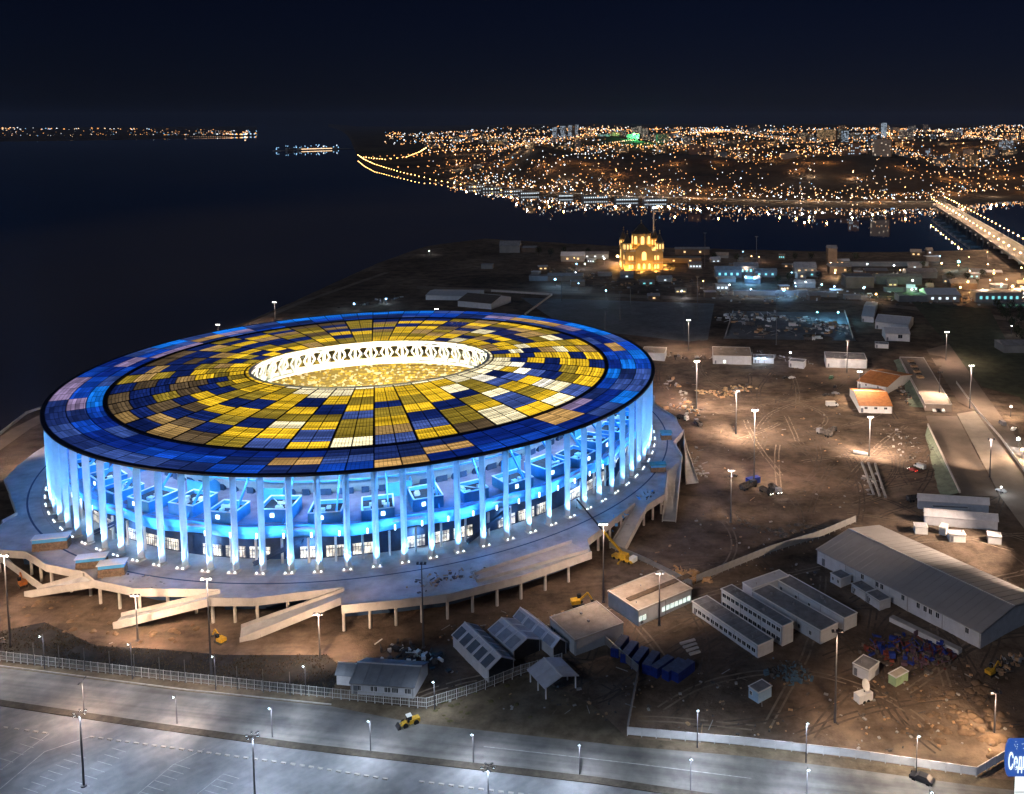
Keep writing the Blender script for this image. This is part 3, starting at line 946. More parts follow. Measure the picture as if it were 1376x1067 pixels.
def debris(name, uvs, lab, mats, n, sx, hmax, z=GZ, seed=1, cat='debris', spread=2.5):
    r = random.Random(seed); m = MB()
    for k in range(n):
        i = r.randrange(len(uvs) - 1) if len(uvs) > 1 else 0
        p = at(*uvs[i], z).lerp(at(*uvs[min(i + 1, len(uvs) - 1)], z), r.random())
        p += Vector((r.gauss(0, spread), r.gauss(0, spread), 0))
        q = r.random()
        if q < .6: m.box((p.x, p.y, z + r.random() * hmax * .6 - .25), (r.uniform(.3, sx), r.uniform(.3, sx * .6), r.uniform(.3, hmax)), r.uniform(0, 3), r.randrange(len(mats)))
        else:
            a = r.uniform(0, 6.3); L = r.uniform(.6, sx * 1.3)
            m.bar((p.x, p.y, z - .2 + r.random() * .4), (p.x + L * cos(a), p.y + L * sin(a), z + r.random() * hmax), .25, .25, r.randrange(len(mats)))
    o = m.build(name, mats, kind='stuff'); o['label'] = lab; o['category'] = cat
    return o
debris('building_material', [(565, 785), (600, 775), (640, 768)], 'loose boards and props lying on the front of the terrace', [SCRAP, CONC, TIMBER], 60, 1.8, .8, 0, 3)
debris('building_material', [(820, 715), (850, 672), (880, 660)], 'dark pallets and boxes scattered on the right side of the terrace', [SCRAP, CONC, STB], 34, 1.6, 1.0, 0, 4, spread=1.8)
debris('building_material', [(180, 775), (215, 787)], 'few loose blocks on the terrace above the left ramp', [SCRAP, CONC], 12, 1.2, .6, 0, 5, spread=1.5)
# ------------------------------------------------------------------ roads and hard standing
def asphalt(name, col, ang, amt):
    """Asphalt worn along the direction of travel: long streaks, patches, fine grain."""
    m = surf(name, col, .7, var=.32, scale=.05, detail=9, bump=.015, bscale=5)
    n, l = m.node_tree.nodes, m.node_tree.links; b = n['Principled BSDF']
    src = b.inputs['Base Color'].links[0].from_socket
    tc = n.new('ShaderNodeTexCoord'); mp = n.new('ShaderNodeMapping'); mp.inputs['Rotation'].default_value = (0, 0, -ang); mp.inputs['Scale'].default_value = (.012, .42, 1)
    r1 = n.new('ShaderNodeMapping'); r1.inputs['Rotation'].default_value = (0, 0, -ang)
    l.new(tc.outputs['Object'], r1.inputs['Vector']); mp.inputs['Rotation'].default_value = (0, 0, 0); l.new(r1.outputs[0], mp.inputs['Vector'])
    def mul(vec, sc, lo, hi, src, det=5, p0=.35, p1=.65):
        t = n.new('ShaderNodeTexNoise'); t.inputs['Scale'].default_value = sc; t.inputs['Detail'].default_value = det; l.new(vec, t.inputs['Vector'])
        c = n.new('ShaderNodeValToRGB'); c.color_ramp.elements[0].position = p0; c.color_ramp.elements[1].position = p1
        c.color_ramp.elements[0].color = (lo, lo, lo, 1); c.color_ramp.elements[1].color = (hi, hi * .985, hi * .96, 1); l.new(t.outputs['Fac'], c.inputs[0])
        x = n.new('ShaderNodeMix'); x.data_type = 'RGBA'; x.blend_type = 'MULTIPLY'; x.inputs[0].default_value = 1; l.new(src, x.inputs[6]); l.new(c.outputs[0], x.inputs[7]); return x.outputs[2]
    src = mul(mp.outputs[0], 1.0, 1 - amt, 1 + amt * .6, src)
    src = mul(r1.outputs[0], .35, .82, 1.12, src, 8)
    src = mul(r1.outputs[0], .12, .76, 1.0, src, 6, .28, .40)
    l.new(src, b.inputs['Base Color'])
    return m
RA = (lambda d: atan2(d.y, d.x))(at(1376, 1075) - at(0, 920))
ASPH = asphalt('worn_asphalt', (0.155, 0.158, 0.17), RA, .28)
ASPH2 = asphalt('parking_asphalt', (0.155, 0.168, 0.20), RA + .9, .12)
VERGE = surf('dry_verge', (0.125, 0.098, 0.068), .95, var=.5, scale=.25, detail=8, bump=.1, bscale=1.5)
MARK = surf('worn_road_paint', (0.30, 0.31, 0.32), .7, var=.35, scale=.8)
KERB = surf('kerb_stone', (0.34, 0.33, 0.32), .8, var=.25, scale=.6)
def sheet(name, uvs, z, mat, kind='structure', parent=None):
    pts = [at(u, v, z) for u, v in uvs]
    bm = bmesh.new(); f = bm.faces.new([bm.verts.new(p) for p in pts])
    bm.normal_update()
    if f.normal.z < 0: f.normal_flip()
    bmesh.ops.triangulate(bm, faces=[f])
    me = bpy.data.meshes.new(name); bm.to_mesh(me); bm.free(); me.materials.append(mat)
    return place(name, me, parent, kind=kind)
def strip(name, pts, wd, z, mat, kind='structure', hgt=0.0):
    m = MB()
    P = [at(u, v, z) for u, v in pts]
    for a, c in zip(P, P[1:]):
        d = (c - a).normalized(); s_ = Vector((-d.y, d.x, 0)) * wd / 2
        if hgt: m.hexa([a - s_, c - s_, c + s_, a + s_], [p + Vector((0, 0, hgt)) for p in (a - s_, c - s_, c + s_, a + s_)])
        else: m.face([a - s_, c - s_, c + s_, a + s_])
    return m.build(name, mat, kind=kind)
E1 = -140
sheet('verge', [(E1, 868), (0, 889), (447, 939), (574, 953), (655, 926), (712, 905), (800, 950), (843, 992), (1000, 1002), (1150, 1020), (1312, 1044), (1500, 1062), (1500, 1100), (835, 1018), (560, 985), (0, 902), (E1, 884)], GZ - .12, VERGE)
sheet('road', [(E1, 876), (0, 897), (250, 929), (445, 949), (560, 972), (700, 987), (845, 1003), (1000, 1016), (1150, 1034), (1312, 1056), (1520, 1080), (1520, 1160), (1000, 1078), (800, 1046), (600, 1024), (400, 1001), (200, 973), (0, 943), (E1, 920)], GZ - .06, ASPH)
sheet('road', [(E1, 925), (0, 947), (200, 978), (400, 1006), (600, 1029), (800, 1052), (1000, 1085), (1000, 1300), (-200, 1300), (E1, 1100)], GZ - .05, ASPH2)
strip('median', [(E1, 922), (0, 945), (200, 975), (400, 1003), (600, 1026), (800, 1049), (1010, 1080)], 2.2, GZ - .1, surf('dirty_median', (.05, .042, .034), .9, var=.5, scale=.5, detail=8), hgt=.2)
strip('kerb', [(E1, 874), (0, 895), (250, 927), (445, 947)], .35, GZ - .1, KERB, hgt=.2)
m = MB(); m.box((0, 0, .1), (1.25, .5, .24)); kb_me = m.mesh('kerb_block', KERB)
for uvs in ([(0, 977), (30, 981), (66, 986)], [(118, 990), (250, 1008), (400, 1028), (524, 1048)], [(560, 1050), (640, 1060), (720, 1070)]):
    P = [at(u, v, GZ - .05) for u, v in uvs]
    for a, c in zip(P, P[1:]):
        n = max(1, int((c - a).length / 2.3)); d = (c - a).normalized(); rz = atan2(d.y, d.x)
        for k in range(n):
            p = a.lerp(c, (k + .5) / n)
            tag(place('kerb_block', kb_me, loc=p, rz=rz), 'pale concrete kerb block in the dashed row along the parking area', 'kerb block', 'kerb blocks along the parking area')
strip('parking_line', [(0, 1060), (60, 1010), (120, 990)], .22, GZ - .03, MARK)
strip('parking_line', [(0, 1035), (66, 986)], .18, GZ - .03, MARK)
strip('parking_line', [(185, 1067), (232, 1028), (275, 1006)], .16, GZ - .03, MARK)
strip('parking_line', [(265, 1067), (300, 1040)], .16, GZ - .03, MARK)
def bays(a, c, n, L, ang):
    a, c = at(*a, GZ - .03), at(*c, GZ - .03)
    for k in range(n):
        p = a.lerp(c, k / (n - 1))
        m = MB(); m.box((L / 2, 0, .002), (L, .14, .004)); m.build('bay_line', MARK, loc=p, rz=ang, kind='structure')
bays((96, 1013), (8, 1075), 9, 4.6, -.33); bays((150, 1005), (90, 1060), 7, 4.6, -.33)
bays((235, 1027), (170, 1080), 8, 4.6, -.33); bays((300, 1040), (250, 1085), 7, 4.6, -.33); bays((40, 990), (-60, 1060), 8, 4.6, -.33)
strip('road_line', [(650, 1003), (860, 1027), (1010, 1046)], .25, GZ - .03, MARK)
strip('road_line', [(860, 1060), (970, 1070)], .3, GZ - .03, MARK)
# haul road, raised deck and roads on the right
DECK = surf('pinkish_road_deck', (0.30, 0.24, 0.20), .85, var=.3, scale=.06, detail=8)
TRACK = surf('packed_earth_road', (0.20, 0.155, 0.125), .9, var=.35, scale=.05, detail=9, bump=.03)
sheet('road', [(1244, 559), (1286, 559), (1342, 667), (1290, 667)], GZ - .1, TRACK)
sheet('road', [(1286, 556), (1310, 552), (1376, 640), (1440, 720), (1440, 800), (1376, 710), (1345, 668)], GZ - .12, surf('dusty_road', (.30, .25, .21), .85, var=.25, scale=.08))
sheet('road', [(1245, 470), (1275, 462), (1440, 690), (1420, 720), (1312, 552), (1288, 540)], GZ - .14, TRACK)
GRASS = surf('dark_grass', (.075, .078, .048), .95, var=.5, scale=.15, detail=8, bump=.1)
sheet('grass_verge', [(1340, 465), (1420, 455), (1600, 600), (1440, 690)], GZ - .15, GRASS)
sheet('grass_verge', [(1225, 405), (1330, 415), (1395, 540), (1320, 520)], GZ - .17, GRASS)
# green geotextile bank and kerb wall beside the haul road
GEO = surf('grey_green_bank', (.20, .24, .18), .9, var=.35, scale=.3, detail=8)
def bank(name, top, foot, zt, mat, lab, cat):
    m = MB(); T = [at(u, v, zt) for u, v in top]; F = [at(u, v, GZ - .6) for u, v in foot]
    for k in range(len(T) - 1):
        m.face([F[k], F[k + 1], T[k + 1], T[k]])
        m.bar(T[k] + Vector((0, 0, .3)), T[k + 1] + Vector((0, 0, .3)), .6, .9, 1)
    o = m.build(name, [mat, CONC_PALE]); tag(o, lab, cat)
bank('embankment', [(1247, 571), (1290, 662)], [(1243, 585), (1262, 668)], GZ + 1.6, GEO, 'grey green embankment with pale kerb wall beside the lower haul road', 'embankment')
bank('embankment', [(1209, 482), (1243, 548)], [(1200, 484), (1222, 546)], GZ + 1.6, GEO, 'grey green embankment with pale edge beside the raised slab', 'embankment')
def flat_solid(name, uvs, ztop, mats, lab, cat, z0=GZ - 1.5):
    pts = [at(u, v, ztop) for u, v in uvs]
    t = thing(name, lab, cat, (pts[0].x, pts[0].y, z0))
    o = pts[0].copy(); o.z = z0
    m = MB(); m.prism([((p - o).x, (p - o).y) for p in pts], 0, ztop - z0, 0); m.build('slab', mats[0], t)
    P = [p - o for p in pts]
    m = MB()
    for a, c in zip(P, P[1:] + P[:1]): m.bar(a + Vector((0, 0, .18)), c + Vector((0, 0, .18)), .3, .35)
    m.build('edge_kerb', mats[1], t, kind='stuff')
    return t
ts = flat_solid('raised_slab', [(1209, 480), (1241, 481), (1279, 544), (1243, 543)], GZ + 3.2, [DECK, CONC_PALE], 'long raised slab roof with a slot in it and cars parked under its near end', 'slab')
o = Vector(ts.location)
sl_ = MB()
for q in range(7):
    p = at(1224 + q * 2.1, 486 + q * 3.6, GZ + 3.22) - o
    sl_.box((p.x, p.y, p.z + .5), (3.4, 3.0, 1.0), .2, q % 2)
sl_.build('slot_shuttering', [TIMBER, SCRAP], ts, kind='stuff')

# ------------------------------------------------------------------ buildings and tents
def frame2(A, B):
    d = (B - A); d.z = 0; L = d.length; d.normalize()
    return L, d, Vector((-d.y, d.x, 0))
def windows(t, spec, L, y, face, z0, h, wd, mat=GLASSD, name='window', parent=None):
    for x in spec:
        m = MB(); m.box((0, 0, 0), (wd, .08, h)); f = m.build(name, mat, parent or t, loc=(x, y + face * .05, z0 + h / 2))
        m = MB()
        for s in (-1, 1): m.box((s * (wd / 2 + .05), 0, 0), (.1, .12, h + .2))
        m.box((0, 0, h / 2 + .05), (wd, .12, .1)); m.box((0, 0, 0), (.07, .11, h))
        m.build('window_frame', WHITE, f, kind='stuff')
def gable(A, B, Rg, eave, rise, lab, cat='tent', name='tent', roofm=SHEET, wallm=SHEET, strips=0, stripm=None, ends='wall', win=(), winh=1.1, winw=.9, base=None, group=None, over=.35):
    """A, B: ends of one eave in the photograph; Rg: a point of the ridge. Local x runs along the eave, y across."""
    a, b_ = at(*A, GZ + eave), at(*B, GZ + eave)
    L, d, nrm = frame2(a, b_)
    rp = at(*Rg, GZ + eave + rise)
    half = (rp - a).dot(nrm)
    sgn = 1 if half > 0 else -1; half = abs(half)
    rz = atan2(d.y, d.x)
    z0 = GZ - .9
    t = thing(name, lab, cat, (a.x, a.y, z0), rz, group)
    E = eave + .9; W = 2 * half * sgn
    m = MB()
    if ends != 'open':
        m.box((L / 2, .12 * sgn, E / 2), (L, .2, E)); m.box((L / 2, W - .12 * sgn, E / 2), (L, .2, E))
        m.build('side_wall', wallm, t, kind='stuff')
        for x, pt in ((.1, 'end_wall'), (L - .1, 'end_wall')):
            m = MB()
            y0, y1 = sorted((.23 * sgn, W - .23 * sgn))
            prof = [(y0, 0), (y1, 0), (y1, E - .02), ((y0 + y1) / 2, E + rise - .1), (y0, E - .02)]
            m.add([(x - .09, y, z) for y, z in prof] + [(x + .09, y, z) for y, z in prof],
                  [(4, 3, 2, 1, 0), (5, 6, 7, 8, 9)] + [(k, (k + 1) % 5, 5 + (k + 1) % 5, 5 + k) for k in range(5)])
            m.build(pt, DARK if ends == 'dark' and x > 1 else wallm, t)  # for 'dark' ends, a dark sheet stands in for an open end's shade
    else:
        for x in (.4, L / 2, L - .4):
            for y in (.4 * sgn, W - .4 * sgn):
                m = MB(); m.box((0, 0, E / 2), (.3, .3, E)); m.build('post', WHITE, t, loc=(x, y, 0))
    # roof in two slopes, cut into bays with raised seams
    nb = max(2, round(L / 4.2)) if not strips else strips
    for s in (0, 1):
        y0 = -over * sgn if s == 0 else W + over * sgn
        ze = E - over * rise / half
        m = MB()
        m.hexa(*((lambda q: ([Vector((p[0], p[1], p[2])) for p in q], [Vector((p[0], p[1], p[2] + .16)) for p in q]))(
            [(-over, y0, ze), (L + over, y0, ze), (L + over, W / 2, E + rise), (-over, W / 2, E + rise)])))
        sl = m.build('roof_slope', roofm, t)
        for k in range(nb):
            x0, x1 = L * k / nb + .12, L * (k + 1) / nb - .12
            f = lambda x, q: Vector((x, y0 + (W / 2 - y0) * q, ze + (E + rise - ze) * q + .165))
            if stripm:
                m = MB(); q = [f(x0 + .05, .02), f(x1 - .9, .02), f(x1 - .9, .72), f(x0 + .05, .72)]
                m.hexa(q, [p + Vector((0, 0, .08)) for p in q]); m.build('roof_light', stripm, sl)
        m = MB()
        for k in range(nb + 1):
            x = L * k / nb
            f = lambda q: Vector((x, y0 + (W / 2 - y0) * q, ze + (E + rise - ze) * q + .22))
            m.bar(f(.01), f(.985), .14, .10)
        m.build('roof_seam', WHITE if stripm else roofm, sl, kind='stuff')
    m = MB(); m.bar((-over, W / 2, E + rise + .18), (L + over, W / 2, E + rise + .18), .4, .16); m.build('ridge_cap', WHITE, t)
    if cat in ('warehouse', 'house', 'hall', 'tent hall'):
        m = MB(); ev = E - over * rise / half + .02
        m.box((L / 2, -(over + .1) * sgn, ev), (L + over, .2, .18))
        for k in range(int(L / 12) + 1): m.box((.3 + k * (L - .6) / max(1, int(L / 12)), -.12 * sgn, E / 2), (.14, .14, E - .3))
        m.build('gutter', STEEL, t, kind='stuff')
        m = MB(); m.box((0, 0, 1.2), (1.3, .12, 2.4)); dd = m.build('door', surf('grey_door', (.14, .15, .18), .5, var=.2), t, loc=(L * .035 + .8, -.05 * sgn, .75))
        m = MB(); m.box((.45, -.1 * sgn, 1.1), (.12, .08, .06)); m.build('handle', STEEL, dd)
        m = MB()
        for k in range(int(L / 7)): m.box(((k + .5) * 7, .0, E * .62), (.05, .03, E * .7))
        m.build('cladding_joint', STEEL, t, kind='stuff')
    if win:
        windows(t, [x * L for x in win], L, .02 * sgn, -sgn, E - .7 - winh, winh, winw)
    return t
def flat(A, B, C, h, lab, cat='building', name='site_building', wallm=CLAD, roofm=ROOFG, rim=.35, win=(), winh=1.2, winw=1.0, storeys=1, lit=None, group=None, seams=0, win2=()):
    """A, B: the two ends of the nearest roof edge; C: a corner on the far side; h: height"""
    a, b_, c = (at(*p, GZ + h) for p in (A, B, C))
    L, d, nrm = frame2(a, b_)
    W = (c - a).dot(nrm)
    sgn = 1 if W > 0 else -1
    z0 = GZ - .9; H = h + .9
    t = thing(name, lab, cat, (a.x, a.y, z0), atan2(d.y, d.x), group)
    m = MB(); m.box((L / 2, W / 2, H / 2 - .1), (L, abs(W), H - .2)); m.build('wall', wallm, t)
    m = MB(); m.box((L / 2, W / 2, H - .02), (L - .1, abs(W) - .1, .14)); rf = m.build('roof', roofm, t)
    if rim:
        m = MB()
        for cx, cy, sx, sy in ((L / 2, 0, L + .3, .3), (L / 2, W, L + .3, .3), (0, W / 2, .3, abs(W) - .32), (L, W / 2, .3, abs(W) - .32)):
            m.box((cx, cy, H + .02), (sx, sy, rim))
        m.build('roof_edge', WHITE if rim < .5 else CONC_PALE, rf, kind='stuff')
    if seams:
        m = MB()
        for k in range(1, seams): m.box((L * k / seams, W / 2, H + .07), (.1, abs(W) - .5, .06))
        m.build('roof_seam', STEEL, rf, kind='stuff')
    if L > 5 and h > 2.4 and cat not in ('platform', 'walkway'):
        dr_ = random.Random(int(L * 37 + h * 11))
        m = MB()
        for k in range(max(1, int(L / 6))):
            x = dr_.uniform(.1, .9) * L; y = dr_.uniform(.25, .75) * W
            if dr_.random() < .5: m.box((x, y, H + .3), (.7, .6, .5))
            else: m.tube((x, y, H), (x, y, H + .7), .16)
        m.build('roof_vent', STEEL, rf, kind='stuff')
        m = MB(); m.box((0, 0, 1.05), (.95, .1, 2.1)); dd = m.build('door', surf('grey_door', (.14, .15, .18), .5, var=.2), t, loc=(L * dr_.uniform(.02, .05) + .8, -.04 * sgn, .75))
        m = MB(); m.box((.32, -.1 * sgn, 1.0), (.12, .08, .05)); m.build('handle', STEEL, dd)
        m = MB()
        for k in range(int(L / 9) + 1): m.box((.25 + k * (L - .5) / max(1, int(L / 9)), -.08 * sgn, H / 2), (.11, .11, H - .1))
        m.box((L / 2, -.12 * sgn, H - .18), (L, .14, .12)); m.build('gutter', STEEL, t, kind='stuff')
    for s in range(storeys):
        zz = .9 + s * (h / storeys) + .8
        if win: windows(t, [x * L for x in win], L, 0, -sgn, zz, winh, winw, lit or GLASSD)
    if win2:                                    # windows in the end wall at x = L
        for y in win2:
            m = MB(); m.box((0, 0, 0), (.1, winw, winh)); m.build('window', GLASSD, t, loc=(L + .03, y * W, .9 + 1.3 + winh / 2))
    return t
SKYPALE = surf('pale_skylight_panel', (.30, .31, .37), .4, var=.2)
LITW = glow('lit_office_window', (.80, 1.0, .93), 1.3)
fr = lambda n, a=.06, b=.94: [a + (b - a) * k / max(1, n - 1) for k in range(n)]
gable((471, 917), (556, 923), (520, 893), 3.0, 2.2, 'long white tent hall with dark window pairs beside the road fence', 'tent hall', 'tent_hall', strips=5, roofm=surf('blue_grey_fabric', (.27, .30, .36), .6, var=.2, scale=.3), win=(.08, .14, .34, .40, .56, .61, .68, .73, .88, .93), winh=1.3, winw=.75)
gable((452, 905), (474, 907), (463, 891), 3.0, 2.0, 'short white porch joined to the left end of the tent hall', 'tent porch', 'tent_porch', strips=2, roofm=MATS['blue_grey_fabric'])
gable((608.5, 853), (656, 900), (672.6, 882), 3.2, 2.3, 'large white tent with four dark roof lights and a black open end', 'tent', strips=5, stripm=SKYLITE, ends='dark')
gable((657, 846), (690, 874), (702, 853), 3.0, 2.0, 'white tent squeezed between two longer tents', 'tent', strips=3, stripm=SKYPALE, ends='dark')
gable((691, 828), (743, 870), (754, 860), 3.0, 1.8, 'narrow white tent alongside the tan flat roof', 'tent', strips=4, stripm=SKYPALE, ends='dark')
gable((710, 900), (732.6, 924.4), (751, 905), 3.4, 1.6, 'open white canopy on posts standing apart on the bare dirt', 'canopy', 'canopy', ends='open', strips=2)
flat((739, 830), (773, 861), (801, 808), 4.2, 'square tan flat roofed building beside the narrow tent', roofm=ROOFT, rim=.55, win=(.2, .5), wallm=CLAD)
b7 = flat((857.4, 821), (929.5, 791), (822.6, 792), 4.4, 'flat tan roofed canteen with a dirt trough in its roof and bright lit windows', roofm=ROOFT, rim=.5, win=(.04, .11, .46, .54, .62, .70, .78, .86, .94), winw=1.25, winh=1.5, lit=LITW)
m = MB(); m.box((0, 0, 0), (26, 2.2, .3)); m.build('roof_trough', surf('brown_dirt_fill', (.10, .07, .045), .95, var=.4, scale=.6), b7, loc=(14.5, 7.0, 5.4))
flat((773, 846), (790, 838), (768, 840), 2.6, 'low covered link between the tan roof and the canteen', 'walkway', 'covered_walkway')
def hut_row(A, B, C, h, lab, storeys, nwin, seams=10, doors=True):
    """A→B: the long window side (roof edge); C: corner across"""
    t = flat(A, B, C, h, lab, 'site hut', 'site_hut_row', win=fr(nwin), winw=1.5, winh=1.15, storeys=storeys, seams=seams, group='rows of site huts')
    return t
hut_row((930, 808), (1018.6, 868), (1037, 857.5), 3.4, 'site hut row nearest the lit canteen, long grey roof and paired windows', 1, 14)
hut_row((969, 791.5), (1051.5, 842), (1069, 837), 5.8, 'two storey site hut row, second from the lit canteen', 2, 13)
flat((1011, 794.6), (1103, 848), (1126, 837), 3.8, 'plain grey roofed site block with few windows between two hut rows', 'site block', 'site_block', win=(.62, .70, .86), winw=.9)
flat((1044, 779), (1135, 831), (1153.6, 824.5), 3.6, 'narrow tan roofed site block facing the large warehouse', 'site block', 'site_block', win=(.3, .5), winw=.9)
flat((998, 783), (1047, 766), (1011, 791), 4.0, 'short cross block closing the ends of two site blocks', 'site block', 'site_block', roofm=SHEET)
wh = gable((1098, 738), (1318, 850), (1366, 816), 4.6, 3.0, 'very large white warehouse with a wide grey roof', 'warehouse', 'warehouse', roofm=surf('grey_metal_roof', (.37, .355, .36), .6, var=.12, scale=.08, detail=6), wallm=CLAD, strips=24,
           win=(.315, .41, .44, .57, .66, .70, .73, .77, .93), winh=1.6, winw=1.2)
flat((1195, 829), (1288, 874), (1196, 824), .9, 'low loading platform along the front of the warehouse', 'platform', 'loading_platform', roofm=CONC, rim=0)
def cabin(A, B, C, h, lab, wallm=CLAD, roofm=ROOFG, n=2, group=None, cat='cabin'):
    return flat(A, B, C, h, lab, cat, 'site_cabin', wallm=wallm, roofm=roofm, rim=.2, win=fr(n, .25, .75) if n else (), winw=.8, winh=1.0, group=group)
cabin((1116, 770), (1130, 778), (1144, 773), 2.7, 'small grey cabin against the warehouse wall, farther from the lamp', n=2)
cabin((1144, 784), (1163, 796), (1158, 780), 2.7, 'first of two joined white cabins in front of the warehouse', n=1)
cabin((1164, 796.5), (1182, 808), (1184, 795), 2.7, 'second of two joined white cabins, nearer the loading platform', n=1)
cabin((1146, 891), (1167.5, 901), (1163, 881), 3.0, 'square pale cabin with dark roof beside the dish trailer', n=0)
cabin((1194, 905), (1204, 911), (1212, 897), 2.2, 'low cream box with green base at the edge of the mud', wallm=surf('pale_green_box', (.3, .42, .26), .7, var=.2), roofm=surf('cream_top', (.5, .45, .36), .8, var=.2), n=0)
cabin((1006, 922), (1019, 931), (1027, 915), 2.7, 'small pale blue cabin with two lit looking white windows', wallm=surf('pale_blue_cabin', (.32, .46, .62), .6, var=.12), n=1)
for k, (A, B, C) in enumerate((((1234, 671), (1329, 677), (1235, 664)), ((1243, 692), (1341, 700), (1242, 684)))):
    gable(A, B, ((A[0] + C[0]) / 2 + 20, C[1] + 1), 3.4, 1.8, ('long low white tent farther from the containers', 'long low white tent next to the row of white containers')[k], 'tent', 'long_tent', strips=9, group='two long white tents')
flat((1254, 682), (1302, 684), (1254, 679), 2.0, 'low grey roof filling the gap between two long tents', 'shed', 'low_shed')
conts = [((1230, 708), (1247, 709), 'first'), ((1262, 708), (1271, 710), 'narrow'), ((1276, 718), (1298, 719), 'lowest'), ((1328, 720), (1346, 722), 'last')]
for (A, B, w_) in conts:
    t = flat(A, B, (A[0] + 1, A[1] - 6), 2.6, f'{w_} white storage container in the row below the long tents', 'container', 'storage_container', wallm=WHITE, roofm=SHEET, rim=.15, group='white containers below the long tents')
# deep blue containers
bcs = [((833, 872), 'first'), ((846, 880), 'second'), ((860, 888), 'third'), ((875, 894), 'fourth'), ((890, 899), 'fifth'), ((905, 903), 'sixth'), ((918, 905), 'last')]
def container_mesh(L, Wd, H):
    m = MB(); m.box((0, 0, H / 2), (L, Wd, H))
    return m.mesh('container_shell', BLUEP)
cme = container_mesh(7.5, 2.5, 2.9)
rib = MB()
for k in range(24):
    for s in (-1, 1): rib.box((-3.6 + k * .31, s * 1.27, 1.45), (.14, .06, 2.6))
rib_me = rib.mesh('corrugation', BLUEP)
dr = MB(); dr.box((0, -.62, 1.45), (.08, 1.1, 2.6)); dr.box((0, .62, 1.45), (.08, 1.1, 2.6))
dr_me = dr.mesh('container_door', BLUEP)
top_ = MB(); top_.box((0, 0, 2.95), (7.5, 2.45, .08)); top_me = top_.mesh('container_roof', surf('dusty_blue_roof', (.09, .11, .2), .7, var=.4, scale=.6))
for (u, v), w_ in bcs:
    p = at(u, v)
    t = thing('blue_container', f'{w_} deep blue shipping container of the row along the grey fence', 'container', (p.x, p.y, GZ - .7), 1.15 - .3 * (u > 880), 'deep blue containers')
    place('container_shell', cme, t); place('corrugation', rib_me, t, kind='stuff'); place('container_door', dr_me, t, (-3.78, 0, 0), kind='stuff'); place('container_roof', top_me, t)
# orange lit houses
ORT = surf('orange_tile_roof', (.50, .20, .07), .8, var=.25, scale=.5)
gable((1152, 512), (1192, 520), (1174, 498), 3.6, 3.0, 'house under a bright mast, farther of two orange lit roofs', 'house', 'site_house', roofm=ORT, wallm=WHITE, strips=3, win=(.3, .7))
gable((1155, 545), (1199, 546), (1177, 526), 3.6, 3.2, 'house with bright orange roof and white front, nearer of two', 'house', 'site_house', roofm=ORT, wallm=WHITE, strips=3, win=(.2, .5, .8), winw=1.6)
# storage sheds on the far side of the yard
flat((862, 474), (893, 475), (862, 466), 4.5, 'white shed partly hidden by the stadium edge', 'shed', 'white_shed', roofm=ROOFT, wallm=CLAD)
flat((958, 478), (1010, 479), (958, 466), 5.0, 'white shed with pale roof beside two blue lamps', 'shed', 'white_shed', roofm=ROOFT, wallm=CLAD, win=(.3,), winw=1.0, lit=LAMPW)
flat((1012, 481), (1040, 482), (1012, 476), 3.0, 'low white shed carrying two bright bluish lamps', 'shed', 'low_shed', wallm=CLAD)
flat((1060, 485), (1080, 487), (1060, 481), 3.5, 'small white shed at the bend of the dirt track', 'shed', 'low_shed', wallm=CLAD)
flat((1110, 482), (1165, 484), (1110, 473), 5.0, 'long white shed behind the bright mast', 'shed', 'white_shed', wallm=CLAD)
gable((1176, 432), (1221, 436), (1200, 424), 5, 3, 'white twin hall with a wide grey roof beyond the site', 'hall', 'white_hall', wallm=CLAD, roofm=SHEET, strips=4)
gable((1190, 448), (1223, 449), (1206, 440), 5, 2.5, 'white gabled hall with one dark door in front of the twin hall', 'hall', 'white_hall', wallm=CLAD, roofm=SHEET, strips=4, win=(.6,), winw=3, winh=2.5)
gable((1158, 425), (1174, 426), (1166, 411), 4, 2.5, 'small white gabled hall beside the twin hall', 'hall', 'white_hall', wallm=CLAD, roofm=SHEET, strips=3)
flat((1176, 462), (1194, 463), (1176, 459), 2.5, 'flat pale trailer parked before the white halls', 'trailer', 'white_trailer', wallm=WHITE)
gable((615, 404), (660, 408), (638, 394), 4.5, 4.0, 'pale hipped pavilion just beyond the stadium roof', 'pavilion', 'pavilion', roofm=surf('brown_roof', (.12, .10, .09), .8, var=.2), wallm=CLAD, strips=4)
gable((572, 397), (640, 398), (606, 391), 3.5, 1.5, 'long low greenhouse like shed beyond the stadium roof', 'shed', 'long_shed', roofm=SHEET, wallm=CLAD, strips=14)

